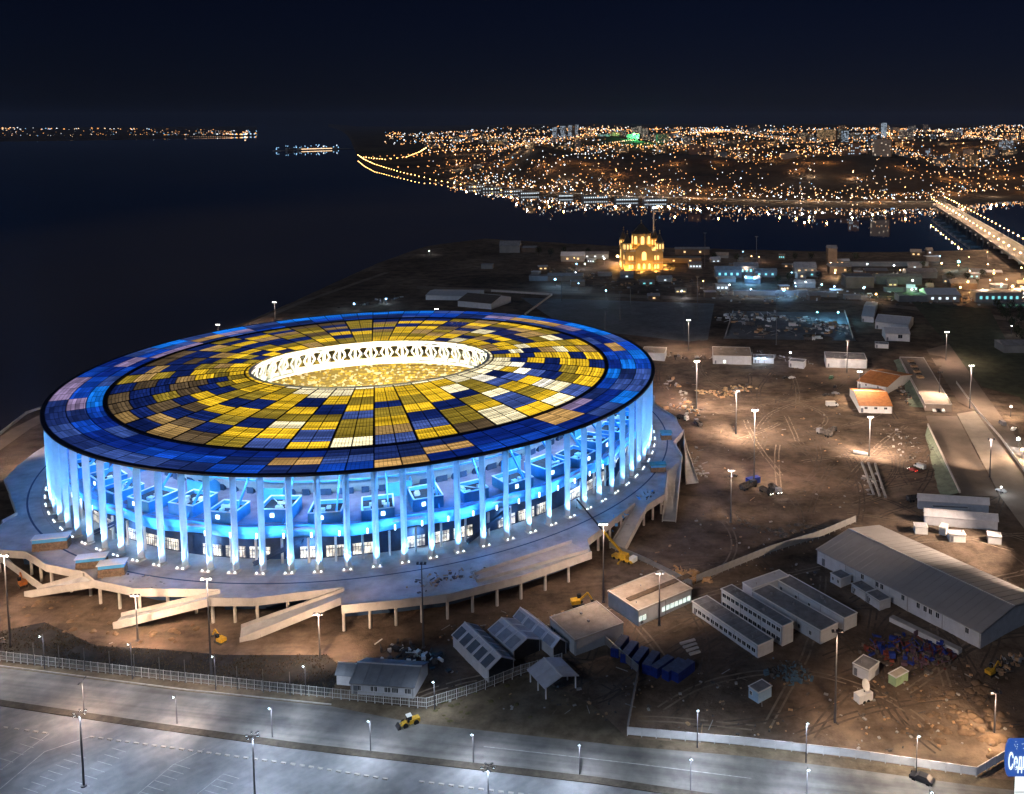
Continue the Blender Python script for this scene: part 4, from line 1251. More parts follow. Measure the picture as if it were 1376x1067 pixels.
# ------------------------------------------------------------------ fences
def fence(name, uvs, h, lab, step=2.6, cat='fence', mat=STEEL, style='rails', z=GZ, postm=None, group=None, z0=None):
    P = [at(u, v, z) for u, v in uvs]
    t = thing(name, lab, cat, P[0], 0, group)
    o = Vector(P[0])
    pm_ = MB(); pm_.box((0, 0, h / 2 - .3), (.2, .2, h + .6)); pme = pm_.mesh('post', postm or mat)
    cache = {}
    cnt = 0
    for a, c in zip(P, P[1:]):
        L = (c - a).length; n = max(1, round(L / step)); w_ = L / n; rz = atan2(c.y - a.y, c.x - a.x)
        key = round(w_, 2)
        if key not in cache:
            m = MB(); x0, x1 = .12, w_ - .12
            if style == 'rails':
                for zz in (.25, h / 2, h - .15): m.box(((x0 + x1) / 2, 0, zz), (x1 - x0, .07, .10))
                k = max(3, int(w_ / .45))
                for q in range(1, k): m.box((x0 + (x1 - x0) * q / k, .06, h / 2 + .05), (.06, .05, h - .3))
            elif style == 'solid':
                m.box(((x0 + x1) / 2, 0, h / 2), (x1 - x0, .1, h)); m.box(((x0 + x1) / 2, 0, h + .03), (x1 - x0, .2, .08))
            cache[key] = m.mesh('panel', mat)
        for k in range(n):
            p = a.lerp(c, k / n) - o
            place('post', pme, t, p)
            place('fence_panel', cache[key], t, p, rz, kind='stuff' if style == 'rails' else None)
    place('post', pme, t, P[-1] - o)
    return t
fence('road_fence', [(E1 + 40, 874), (0, 887), (220, 913), (447, 938), (573, 951)], 2.8, 'long pale railing fence between the foreground road and the dark scrub', 2.3, mat=surf('pale_fence_paint', (.5, .5, .5), .6, var=.1))
fence('road_fence', [(573, 951), (640, 930), (700, 906), (755, 890)], 2.8, 'railing fence that turns from the road towards the tents', 2.6, mat=MATS['pale_fence_paint'])
fence('site_fence', [(805, 858), (858, 905), (843, 985)], 2.4, 'grey sheet fence bending round the blue containers', 3.5, mat=STEEL, style='solid')
fence('site_fence', [(843, 987), (1000, 1001), (1150, 1018), (1312, 1042), (1400, 990)], 2.0, 'long low white fence along the bright road at the site edge', 3.6, mat=surf('white_fence_sheet', (.62, .62, .66), .6, var=.12), style='solid')
fence('concrete_fence', [(936, 782), (1035, 742), (1100, 722), (1150, 701)], 2.4, 'concrete panel fence running up to the big warehouse', 3.0, mat=CONC, style='solid')
fence('site_barrier', [(819, 735), (870, 757), (930, 787)], 1.8, 'grey barrier running from the foot of the ramp to the canteen roof', 3.2, mat=STEEL, style='solid')
fence('site_barrier', [(1380, 640), (1345, 590), (1312, 552), (1285, 515)], 1.4, 'pale barrier along the road on the far right', 4.0, mat=CONC_PALE, style='solid')
fence('yard_fence', [(975, 452), (985, 420)], 2.2, 'pale fence on the left side of the material yard', 4, mat=CONC_PALE, style='solid')
fence('yard_fence', [(1135, 420), (1146, 455)], 2.2, 'pale fence on the right side of the material yard', 4, mat=CONC_PALE, style='solid')
fence('yard_fence', [(705, 424), (742, 397), (680, 393), (660, 392)], 1.8, 'pale wall turning a corner beyond the stadium roof', 5, mat=CONC_PALE, style='solid')
# ------------------------------------------------------------------ lamps
def top_at(p, v):
    """height of a vertical thing standing at p whose top the photograph shows in row v"""
    lo, hi = p.z, p.z + 80
    for _ in range(40):
        mid = (lo + hi) / 2
        if photo(Vector((p.x, p.y, mid)))[1] > v: lo = mid
        else: hi = mid
    return lo - p.z
WARM = (1.0, .74, .54)
AMBER = (1.0, .69, .44)
COOL = (.80, .90, 1.0)
POLE = surf('grey_lamp_pole', (.13, .13, .145), .5, metal=.4, var=.15)
POLED = surf('dark_lamp_pole', (.07, .07, .085), .5, metal=.3, var=.2)
UNLIT = surf('unlit_lamp_head', (.06, .06, .07), .4, var=.2)
def site_mast(u, v, vt, lab, lit=LAMPW, power=0, col=WARM, aim=None, heads=3, pole=POLE, cone=164, turn=0.0, group='tall floodlight masts round the building site', size=.8):
    p = at(u, v); H = top_at(p, vt)
    t = thing('floodlight_mast', lab, 'light mast', (p.x, p.y, GZ - .8), turn, group)
    m = MB(); m.lathe([(.34, 0), (.24, H * .4), (.13, H + .8)], 8); m.build('pole', pole, t)
    m = MB(); m.box((0, 0, H + .5), (2.6, .18, .18)); m.box((0, 0, .25), (1.0, 1.0, .5)); m.build('crossbar', pole, t, kind='stuff')
    for k in range(heads):
        x = (k - (heads - 1) / 2) * 2.2 / max(1, heads - 1)
        m = MB(); m.hexa([(-.32, -.3, -.3), (.32, -.3, -.3), (.32, .25, -.12), (-.32, .25, -.12)], [(-.32, -.38, .2), (.32, -.38, .2), (.32, .22, .35), (-.32, .22, .35)])
        hd = m.build('lamp_head', UNLIT, t, loc=(x, -.1, H + .85))
        if lit:
            m = MB(); m.box((0, -.40, -.06), (.55, .06, .44)); m.box((0, -.1, -.3), (.5, .45, .05)); m.build('lens', lit, hd, kind='stuff')
    if power:
        A = at(*aim) if aim else Vector((p.x, p.y - 3, GZ))
        lamp('mast_light', (p.x, p.y - 2.4, GZ + H - .3), power * 3.0, col, 'SPOT', .35, aim=A, cone=radians(cone), blend=.75)
    return t
def ord_masts():
    S = site_mast
    S(370, 436, 406, 'lit mast behind the far left rim of the stadium roof, taller of two', power=9000)
    S(294, 458, 436, 'lit mast whose lamp just clears the far left rim of the roof', power=9000)
    S(587, 440, 415, 'small lit mast head showing over the middle of the far roof rim', power=0)
    S(925, 470, 430, 'lit mast behind the white shed on the far edge of the yard', power=17000)
    S(936, 548, 485, 'lit mast standing among timber stacks near the stadium', power=52000, aim=(960, 530))
    S(1154, 535, 499, 'very bright mast in front of the orange lit houses', power=19000, col=AMBER, aim=(1150, 545), heads=4)
    S(1303, 548, 491, 'lit white mast beside the road on the right, nearer of two', power=24000)
    S(1271, 484, 446, 'lit white mast beside the road on the right, farther of two', power=9000)
    S(811, 806, 704, 'lit mast by the yellow crane at the front of the terrace', power=12000, aim=(810, 790), pole=POLED)
    S(284, 905, 777, 'lit mast in front of the middle ramp with a dark pole', power=9000, aim=(270, 850), pole=POLED, heads=2)
    S(14, 868, 746, 'lit mast at the far left with a dark pole', power=19000, col=AMBER, aim=(30, 800), pole=POLED, heads=2)
    S(1122, 970, 848, 'tall white mast standing in the mud before the warehouse', lit=None, power=9000, aim=(1240, 985), col=AMBER)
    S(1013, 652, 551, 'unlit looking mast on the open dirt, farther of two in a line', lit=None, power=52000, aim=(1060, 590))
    S(982, 700, 632, 'unlit looking mast on the open dirt, nearer of two in a line', lit=None, power=9000, aim=(1000, 600))
    S(989, 582, 525, 'thin dark mast on the bright dirt with a dark foot', lit=None, power=52000, aim=(1010, 575), pole=POLED)
    S(569, 868, 757, 'unlit mast between the terrace and the tents', lit=None, power=0)
    S(1043, 462, 395, 'tall unlit mast in front of the material yard', lit=None, power=0)
    S(1138, 500, 457, 'unlit mast beside the long white shed', lit=None, power=12000, aim=(1130, 500))
    S(1016, 372, 318, 'tall unlit mast near the blue lit depot', lit=None)
    S(947, 358, 313, 'tall unlit mast to the right of the cathedral', lit=None)
    S(755, 404, 372, 'unlit mast before the bluish lamp in the dark field', lit=None)
    S(847, 412, 385, 'unlit mast in the dark field, left of a pair', lit=None)
    S(833, 430, 392, 'unlit mast in the dark field, left of another one', lit=None)
    S(813, 446, 415, 'unlit mast just outside the right roof rim', lit=None)
    S(937, 430, 372, 'unlit mast behind a lit mast in the dark field', lit=None)
    S(919, 455, 420, 'short unlit mast close to a lit mast', lit=None)
    S(1168, 612, 560, 'white mast by the row of precast beams', lit=None, power=46000, aim=(1180, 590))
    S(1330, 640, 590, 'dark mast shining on the lower haul road', lit=None, power=24000, aim=(1290, 608), cone=70, pole=POLED)
    S(1262, 535, 500, 'dark mast shining on the near end of the raised slab', lit=None, power=15000, aim=(1250, 540), cone=90, pole=POLED)
    S(1398, 815, 740, 'added unseen mast lighting the near gable end of the warehouse', lit=None, power=16000, aim=(1376, 770), cone=120)  # out of view, added to light the gable end
    S(1400, 742, 650, 'tall added unseen mast lighting the far roof slope of the warehouse', lit=None, power=110000, aim=(1250, 735), cone=75)  # out of view, added to brighten the roof slope
    S(1336, 985, 930, 'low dark mast lighting the heaps of mud', lit=None, power=9000, aim=(1270, 985), col=AMBER, pole=POLED)
    S(886, 838, 770, 'dark mast behind the canteen lighting its roof', lit=None, power=3500, aim=(870, 800), pole=POLED)
    S(-30, 640, 560, 'unseen mast on the far left embankment road', lit=LAMPO, power=36000, col=WARM, aim=(10, 600))  # stands out of view, to light the embankment road
    S(-60, 850, 760, 'added unseen mast beside the road fence that lights the left ramps', lit=LAMPO, power=22000, col=AMBER, aim=(60, 830))  # out of view, added to light the ramps
    S(185, 858, 800, 'dark mast lighting the slope below the left ramps', lit=None, power=16000, col=AMBER, aim=(230, 830), pole=POLED)
    S(430, 885, 825, 'dark mast lighting the dirt below the second ramp', lit=None, power=14000, col=AMBER, aim=(420, 860), pole=POLED)
    S(745, 560, 530, 'mast behind the stadium', lit=None)
ord_masts()
def street_lamp(u, v, vt, lab, lit=LAMPC, power=2600, col=COOL, double=False, turn=0.0, group='street lamps along the foreground road', head2=None):
    p = at(u, v); H = top_at(p, vt)
    t = thing('street_lamp', lab, 'street lamp', (p.x, p.y, GZ - .4), turn, group)
    m = MB(); m.lathe([(.16, 0), (.14, .8), (.09, H + .3)], 8); m.build('pole', POLED, t)
    for s in ((1, -1) if double else (1,)):
        m = MB(); m.bar((0, 0, H + .2), (0, -1.2 * s, H + .55), .1, .1); m.build('arm', POLED, t)
        m = MB(); m.hexa([(-.22, -.35, -.08), (.22, -.35, -.08), (.22, .35, -.08), (-.22, .35, -.08)], [(-.16, -.3, .1), (.16, -.3, .1), (.16, .3, .1), (-.16, .3, .1)])
        hd = m.build('lamp_head', UNLIT, t, loc=(0, -1.35 * s, H + .55))
        if lit:
            m = MB(); m.octa((0, 0, -.1), .34, sz=.8); m.build('bulb', lit, hd)
    if power: lamp('street_light', (p.x, p.y - 1.3, GZ + H - .5), power * 2.4, col, 'SPOT', .3, aim=(p.x, p.y - 1.6, GZ - 5), cone=radians(165), blend=.6)
    return t
L_ = street_lamp
L_(60, 898, 852, 'lit street lamp behind the road fence, first from the far left', power=1500)
L_(178, 912, 863, 'lit street lamp behind the road fence, between two thin poles on the left', power=1500)
L_(290, 926, 879, 'lit street lamp behind the road fence, beside the dark mast', power=1500)
L_(411, 934, 892, 'lit street lamp behind the road fence, left of the tent hall', power=1500)
L_(584, 953, 913, 'lit street lamp at the corner of the road fence by the tent hall', power=1500)
L_(113, 957, 915, 'unlit double armed street lamp on the median', lit=None, power=5200, col=WARM, double=True)  # warm light added at an unlit lamp, for the pool on the road
L_(238, 972, 933, 'lit street lamp on the median, right of the unlit double one', power=4200, col=(1, .82, .68))
L_(366, 990, 948, 'lit street lamp on the median above the small parking mast', power=3600)
L_(498, 1008, 965, 'lit street lamp on the median, left of the yellow loader', power=3600)
L_(636, 1024, 983, 'lit street lamp on the median, right of the yellow loader', power=3600)
L_(779, 1040, 997, 'lit street lamp on the median before the bare dirt', power=3600)
L_(928, 1062, 1016, 'lit street lamp on the median, lower of two in one line', power=4600)
L_(1084, 1078, 1030, 'lit street lamp on the median close to the bottom edge', power=4600)
L_(937, 1004, 951, 'lit street lamp at the white site fence, first from the fence bend', power=3600)
L_(1083, 1024, 968, 'lit street lamp at the white site fence, before the tall white mast', power=3600)
L_(1231, 1042, 985, 'lit street lamp at the white site fence with a dark car below it', power=4600, col=(1, .86, .7))
L_(1248, 1105, 1060, 'lit lamp head cut by the bottom edge of the picture', power=4600)
L_(-60, 930, 890, 'street lamp on the median, first of its row', power=6000)
def parking_mast(u, v, vt, lab, n=6, power=14000):
    p = at(u, v); H = top_at(p, vt)
    t = thing('parking_mast', lab, 'light mast', (p.x, p.y, GZ - .1), 0, 'ring lamp masts in the parking area')
    m = MB(); m.lathe([(.7, 0), (.7, .35), (.26, .4), (.2, H * .5), (.13, H + .2)], 10); m.build('pole', POLE, t)
    m = MB()
    for k in range(n):
        a = 2 * pi * k / n
        m.bar((0, 0, H), (1.15 * cos(a), 1.15 * sin(a), H + .15), .09, .09)
    m.build('arm', POLE, t, kind='stuff')
    for k in range(n):
        a = 2 * pi * k / n
        m = MB(); m.box((0, 0, 0), (.62, .42, .2)); h_ = m.build('lamp_head', UNLIT, t, loc=(1.3 * cos(a), 1.3 * sin(a), H + .12), rz=a)
        m = MB(); m.box((0, 0, -.13), (.46, .3, .05)); m.build('lens', LAMPC, h_)
    lamp('parking_light', (p.x, p.y, GZ + H - .6), power * 2.1, (.70, .84, 1.0), 'SPOT', .8, aim=(p.x, p.y, GZ - 9), cone=radians(160), blend=.5)
parking_mast(113, 1056, 958, 'tall ring lamp mast standing on the left of the parking area', power=15000)
parking_mast(343, 1078, 988, 'tall ring lamp mast with its foot below the picture edge', power=15000)
parking_mast(657, 1118, 1031, 'ring lamp mast of which only the lit head shows at the bottom', power=15000)
# thin pale poles inside the road fence
m = MB(); m.lathe([(.13, 0), (.09, 7.2)], 6); tp_me = m.mesh('thin_pole', POLE)
ORD = ('first', 'second', 'third', 'fourth', 'fifth', 'sixth', 'seventh', 'eighth', 'ninth', 'last')
for k, (u, v) in enumerate(((46, 893), (80, 897), (114, 901), (148, 905), (181, 909), (215, 913), (249, 917), (319, 926), (354, 930), (390, 934))):
    p = at(u, v); tag(place('thin_pole', tp_me, loc=(p.x, p.y, GZ - .6)), ORD[k] + ' thin pale bare pole from the left inside the road fence', 'pole', 'thin pale poles inside the road fence')

# ------------------------------------------------------------------ dark scrub inside the fence
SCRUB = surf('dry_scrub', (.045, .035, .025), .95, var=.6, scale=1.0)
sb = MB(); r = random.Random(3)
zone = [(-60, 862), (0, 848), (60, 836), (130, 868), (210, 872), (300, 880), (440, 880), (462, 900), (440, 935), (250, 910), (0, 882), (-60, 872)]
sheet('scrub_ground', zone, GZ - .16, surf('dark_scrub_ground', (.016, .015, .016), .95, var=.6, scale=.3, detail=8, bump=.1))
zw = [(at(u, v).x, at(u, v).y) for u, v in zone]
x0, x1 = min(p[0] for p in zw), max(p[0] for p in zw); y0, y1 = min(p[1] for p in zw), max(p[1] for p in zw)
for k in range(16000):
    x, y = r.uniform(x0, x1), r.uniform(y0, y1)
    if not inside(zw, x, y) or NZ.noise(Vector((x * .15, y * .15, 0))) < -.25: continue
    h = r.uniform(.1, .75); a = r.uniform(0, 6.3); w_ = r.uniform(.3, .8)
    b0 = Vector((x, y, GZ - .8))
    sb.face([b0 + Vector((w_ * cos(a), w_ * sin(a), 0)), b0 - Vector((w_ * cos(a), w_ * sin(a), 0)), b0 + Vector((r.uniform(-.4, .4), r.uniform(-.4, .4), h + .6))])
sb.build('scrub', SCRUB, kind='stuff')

# ------------------------------------------------------------------ heaps of earth
EARTH = surf('turned_earth', (.15, .10, .065), .95, var=.4, scale=.5, detail=8, bump=.15, bscale=1.2)
def heap(uvs, n, rmin, rmax, lab, seed, mat=EARTH, spread=2.5, flat_=.45):
    r = random.Random(seed); m = MB()
    for k in range(n):
        i = r.randrange(len(uvs)); p = at(*uvs[i]); p += Vector((r.gauss(0, spread), r.gauss(0, spread), 0))
        q = r.uniform(rmin, rmax); m.blob((p.x, p.y, GZ - .7), q * r.uniform(.8, 1.4), q, q * flat_ + .35, r)
    o = m.build('earth_heap', mat, kind='stuff'); o['label'] = lab
    for f in o.data.polygons: f.use_smooth = True
heap([(1270, 960), (1290, 975), (1250, 975), (1310, 960)], 60, .5, 1.6, 'rows of turned earth before the mud field', 1, spread=4)
heap([(1318, 930), (1322, 975), (1330, 1000)], 16, .8, 2.4, 'tall heaps of earth beside the muddy track', 2)
heap([(1240, 930), (1225, 915), (1260, 940)], 30, .4, 1.2, 'low ridges of dug earth', 3, spread=3)
heap([(655, 935), (690, 950), (620, 945), (600, 952)], 40, .4, 1.3, 'rough grassy bank at the fence corner', 4, surf('rough_grass', (.10, .09, .04), .95, var=.5, scale=.8), 3)
heap([(1000, 700), (1020, 708), (1050, 712), (1075, 706)], 40, .4, 1.2, 'dark ridge of spoil across the open dirt', 5, SCRAP, 2.5)
heap([(945, 525), (965, 528), (985, 522), (1000, 520)], 26, .8, 2.0, 'sunlit looking heaps of pale sand near the mast', 6, surf('pale_sand', (.42, .30, .17), .95, var=.3, scale=.6), 3.5)
heap([(660, 700), (1320, 700), (1345, 735)], 10, .5, 1.2, 'small spoil heaps', 7)
heap([(90, 838), (130, 832), (190, 845), (240, 848), (60, 815)], 40, .4, 1.2, 'clods on the slope below the left ramps', 8, spread=5)
# timber and material stacks on the ground
debris('timber_stack', [(910, 770), (930, 774), (948, 778)], 'heap of orange lit sawn timber beside the concrete fence', [TIMBER, surf('orange_timber', (.5, .28, .12), .8, var=.3, scale=1)], 70, 2.6, 1.2, seed=11, spread=2.0)
debris('material_pile', [(520, 868), (560, 880), (575, 890)], 'tangle of dark steel and pale sheets behind the tent hall', [SCRAP, DARK, WHITE], 90, 2.2, 1.4, seed=12, spread=2.2)
debris('material_pile', [(500, 888), (540, 893)], 'pale boards beside the tent hall roof', [SCRAP, WHITE], 20, 2.0, .8, seed=13, spread=1.6)
debris('formwork_pile', [(1040, 905), (1060, 900), (1078, 915)], 'blue grey formwork frames stacked beside a pale cabin', [surf('blue_grey_frame', (.10, .17, .24), .6, var=.3), SCRAP], 130, 1.6, 1.5, seed=14, spread=2.0)
debris('material_pile', [(1180, 880), (1210, 868), (1240, 872), (1268, 880), (1230, 890)], 'dense store of dark red and blue frames before the warehouse', [REDP, SCRAP, BLUEP, surf('purple_grey', (.10, .06, .09), .7, var=.3)], 240, 2.2, 1.7, seed=15, spread=3.0)
debris('material_pile', [(1338, 905), (1355, 893), (1374, 880)], 'row of boulders, drums and pipes at the right edge', [SCRAP, CONC, TIMBER], 60, 2.0, 1.5, seed=16, spread=1.2)
debris('rebar_pile', [(930, 600), (936, 625), (940, 640)], 'scattered pale bars at the foot of the curved ramp', [CONC, STEEL], 40, 2.5, .5, seed=17, spread=1.6)
debris('material_pile', [(900, 510), (915, 540), (940, 555), (905, 545)], 'dark stacks of beams near the right side of the stadium', [SCRAP, TIMBER, CONC], 70, 3.2, 1.6, seed=18, spread=3.0)
debris('timber_stack', [(960, 530), (980, 527), (1005, 520)], 'bright stacks of boards round the lit mast', [TIMBER, SCRAP], 60, 3.0, 1.2, seed=19, spread=3.0)
debris('material_pile', [(1160, 640), (1175, 660)], 'precast parts beside the beams', [CONC, CONC_PALE], 22, 2.5, .9, seed=20, spread=2.5)
debris('material_pile', [(1190, 575), (1230, 600), (1225, 620)], 'dark scraps scattered over the dirt', [SCRAP, CONC], 50, 1.6, .8, seed=21, spread=5)
debris('yard_stock', [(985, 430), (1020, 425), (1060, 428), (1100, 435), (1130, 440), (1070, 445), (1000, 448)], 'rows of stored material and vehicles in the fenced yard', [SCRAP, CONC, WHITE, TIMBER], 260, 5.0, 2.2, seed=22, spread=8)
debris('material_pile', [(890, 478), (920, 480), (1050, 480), (1090, 492), (1010, 470)], 'dark tubs and pallets along the far sheds', [SCRAP, CONC], 90, 2.4, 1.6, seed=23, spread=3)
debris('material_pile', [(480, 410), (505, 404), (530, 402)], 'scattered material on the far field behind the roof', [SCRAP, CONC], 40, 3.5, 1.5, seed=24, spread=6)
debris('shuttering', [(1195, 505), (1212, 525), (1222, 545)], 'timber and formwork along the bank of the raised slab', [SCRAP, CONC, TIMBER], 60, 2.2, 1.2, seed=25, spread=1.5)
m = MB()
for k in range(4):
    p = at(924 + k * 3.2, 862 + k * 5.0); m = MB(); m.box((0, 0, .45), (5.0 - .5 * k, .9, .9)); o = m.build('concrete_beam', CONC_PALE, loc=(p.x, p.y, GZ - .7), rz=.45)
    tag(o, ('topmost', 'second', 'third', 'lowest')[k] + ' of the pale concrete beams lying on the dirt by the huts', 'beam', 'pale concrete beams by the huts')
for k in range(3):
    a, c = at(1158 + k * 9, 622 + k, GZ - .2), at(1174 + k * 8, 665 + k * 2, GZ - .2)
    m = MB(); L = (c - a).length; m.box((L / 2, 0, .3), (L, .9, .8)); o = m.build('precast_beam', CONC, loc=a, rz=atan2((c - a).y, (c - a).x))
    tag(o, ('left', 'middle', 'right')[k] + ' one of three long precast beams by the white mast', 'beam', 'long precast beams')
a, c = at(1147, 608, GZ - .1), at(1166, 612, GZ - .1)
m = MB(); m.bar((0, 0, .5), c - a + Vector((0, 0, .5)), 1.0, 1.0); tag(m.build('white_pipe', WHITE, loc=a), 'short bright white pipe lying beside the white mast', 'pipe')

# ------------------------------------------------------------------ vehicles
HEADL = glow('headlight', (1.0, .95, .85), 12.0)
TAILL = glow('tail_light', (1.0, .05, .02), 5.0)
wh_ = MB()
for k in range(10):
    pass
def wheel_mesh(r_, w_):
    m = MB(); n_ = 12
    for s in (-1, 1): m.v += [(r_ * cos(2 * pi * k / n_), s * w_ / 2, r_ * sin(2 * pi * k / n_)) for k in range(n_)]
    for k in range(n_): m.f.append((k, (k + 1) % n_, n_ + (k + 1) % n_, n_ + k)); m.m.append(0)
    m.f += [tuple(range(n_)), tuple(range(2 * n_ - 1, n_ - 1, -1))]; m.m += [0, 0]
    return m.mesh('wheel', RUBBER)
WH_C, WH_T = wheel_mesh(.34, .22), wheel_mesh(.52, .32)
paint = {}
def pm(name, c):
    return surf(name, c, .35, var=.1, spec=.5)
def vehicle(kind, u, v, rz, col, lab, lights=False, tail=False, scale=1.0):
    p = at(u, v)
    t = thing({'car': 'parked_car', 'van': 'parked_van', 'truck': 'parked_truck'}[kind], lab, kind, (p.x, p.y, GZ - .35), rz, 'vehicles on the building site')
    t.scale = (scale,) * 3
    P = pm('vehicle_paint_' + '_'.join(str(int(100 * c)) for c in col), col)
    def prof(name, pts, w_, mat, taper=.0):
        m = MB(); n_ = len(pts)
        m.add([(x, -w_ / 2 + taper * (z > 1.0), z) for x, z in pts] + [(x, w_ / 2 - taper * (z > 1.0), z) for x, z in pts],
              [tuple(range(n_ - 1, -1, -1)), tuple(range(n_, 2 * n_))] + [(k, (k + 1) % n_, n_ + (k + 1) % n_, n_ + k) for k in range(n_)])
        return m.build(name, mat, t)
    if kind == 'car':
        prof('body', [(-2.15, .35), (2.15, .35), (2.2, .75), (1.2, .92), (.6, 1.45), (-1.0, 1.48), (-1.75, .98), (-2.2, .9)], 1.75, P, .15)
        prof('side_window', [(1.05, .96), (.55, 1.36), (-.95, 1.38), (-1.5, .98)], 1.65, GLASSD, .1)
        W_, X_, me = 1.7, (1.35, -1.3), WH_C; fx = 2.2; hz = .68
    elif kind == 'van':
        prof('body', [(-2.7, .4), (2.6, .4), (2.7, 1.0), (2.1, 1.3), (1.5, 2.2), (-2.7, 2.25)], 1.95, P, .08)
        prof('windscreen', [(2.12, 1.32), (1.55, 2.1), (1.2, 2.1), (1.2, 1.32)], 1.97, GLASSD, .02)
        W_, X_, me = 1.9, (1.7, -1.7), WH_C; fx = 2.7; hz = .8
    else:
        prof('cab', [(1.6, .6), (3.6, .6), (3.7, 1.5), (3.4, 2.7), (1.6, 2.75)], 2.3, P, .08)
        prof('windscreen', [(3.0, 1.6), (3.68, 1.6), (3.43, 2.5), (3.0, 2.5)], 2.25, GLASSD, .05)
        m = MB(); m.box((-.6, 0, .75), (8.0, .9, .3)); m.build('chassis', DARK, t)
        m = MB()
        m.box((-1.4, 0, 1.1), (5.6, 2.4, .15)); m.box((-1.4, 1.15, 1.75), (5.6, .12, 1.2)); m.box((-1.4, -1.15, 1.75), (5.6, .12, 1.2)); m.box((-4.15, 0, 1.75), (.12, 2.16, 1.2)); m.box((1.35, 0, 1.9), (.12, 2.16, 1.5))
        m.build('load_bed', SCRAP, t, kind='stuff')
        W_, X_, me = 2.1, (2.7, -2.0, -3.3), WH_T; fx = 3.68; hz = 1.0
    for x in X_:
        for s in (-1, 1): place('wheel', me, t, (x, s * W_ / 2, .34 if me is WH_C else .52))
    for s in (-1, 1):
        m = MB(); m.box((0, 0, 0), (.12, .34, .24)); m.build('headlight', HEADL if lights else GLASSD, t, loc=(fx, s * W_ * .36, hz))
        if tail:
            m = MB(); m.box((0, 0, 0), (.1, .3, .22)); m.build('tail_light', TAILL, t, loc=(-2.2 if kind == 'car' else -4.22 if kind == 'truck' else -2.72, s * W_ * .36, .8))
    if lights:
        f = Vector((cos(rz), sin(rz), 0))
        q = p + f * (fx + .4) * scale
        lamp('headlight_beam', (q.x, q.y, GZ + .5), 1500, (1, .93, .82), 'SPOT', .2, aim=q + f * 12, cone=radians(60), blend=.8)
    return t
V = vehicle
Wt, Bk, Rd, Gr, Gn = (.7, .7, .7), (.02, .02, .025), (.35, .04, .03), (.2, .2, .22), (.04, .12, .08)
V('van', 1118, 545, .05, Wt, 'white van parked alone on the bright dirt near the orange houses', scale=1.25)
V('truck', 1107, 584, 2.2, Gr, 'grey truck casting a long shadow on the open dirt', scale=1.1)
V('truck', 1118, 580, .8, Bk, 'dark truck parked close against the grey truck', scale=.9)
V('truck', 1042, 660, -1.2, Gr, 'dark truck with bright headlights on the open dirt', lights=True)
V('truck', 1030, 662, -1.0, Bk, 'dark truck to the left of the one with headlights', lights=True, scale=.9)
V('truck', 1006, 655, .7, Bk, 'dark lorry beside a blue container on the open dirt', scale=1.1)
V('truck', 918, 563, -.8, Wt, 'white truck near the right side of the stadium', scale=.9)
V('truck', 938, 570, 1.9, Gr, 'grey truck beside a white one near the stadium', scale=.9)
V('car', 1226, 632, 2.2, Rd, 'red car with lit lights by the embankment', lights=True, tail=True)
V('van', 1236, 628, 2.2, Wt, 'white van next to a red car by the embankment')
V('car', 1064, 508, .5, Wt, 'white car at the bend of the dirt track')
V('car', 1055, 508, .6, Bk, 'black car just left of the white one at the bend')
V('car', 1117, 508, 1.2, Gn, 'green car on the dirt between shed and houses', scale=1.3)
V('car', 1122, 520, 1.2, Bk, 'black car nearer than the green one')
V('car', 1110, 531, .4, Bk, 'black car lowest in the column of cars')
V('car', 1123, 529, .2, Gr, 'grey car at the right of the lowest black car')
V('car', 1345, 660, 2.2, Wt, 'white car on the dusty road by the long tents')
V('car', 1239, 1048, 2.55, Bk, 'dark car under a street lamp on the bright road', scale=1.25)
V('car', 1255, 552, 1.4, Wt, 'white car under the near end of the raised slab')
V('car', 1267, 552, 1.4, Wt, 'second white car under the near end of the raised slab, farther right')
V('car', 1261, 552, 1.4, Bk, 'black car between two white ones under the raised slab')
V('van', 1347, 570, 1.6, Gr, 'grey van parked on the orange lit ground at the far right')
V('car', 1362, 577, .9, Wt, 'car at the far right with bright white lamps', lights=True)
V('van', 1100, 455, .0, Wt, 'white van parked in front of the fenced yard')
V('truck', 1088, 457, .0, Wt, 'white lorry parked in front of the fenced yard')
V('truck', 1005, 437, 2.9, Gr, 'grey lorry in the left part of the fenced yard', scale=1.2)
V('van', 1066, 438, .2, Wt, 'pale van in the middle of the fenced yard', scale=1.3)
V('truck', 1232, 672, .2, Bk, 'black truck at the left end of the long tents')
V('car', 985, 640, .5, Bk, 'small black car alone beside the thin mast', scale=.9)
# blue container on the open dirt
p = at(1012, 648)
m = MB(); m.box((0, 0, 1.4), (6, 2.5, 2.7))
for k in range(14): m.box((-2.7 + k * .41, -1.28, 1.4), (.16, .07, 2.4))
o = m.build('dirt_container', BLUEP, loc=(p.x, p.y, GZ - .5), rz=.5); o['kind'] = 'stuff'; tag(o, 'blue container beside a dark lorry on the open dirt', 'container'); del o['kind']

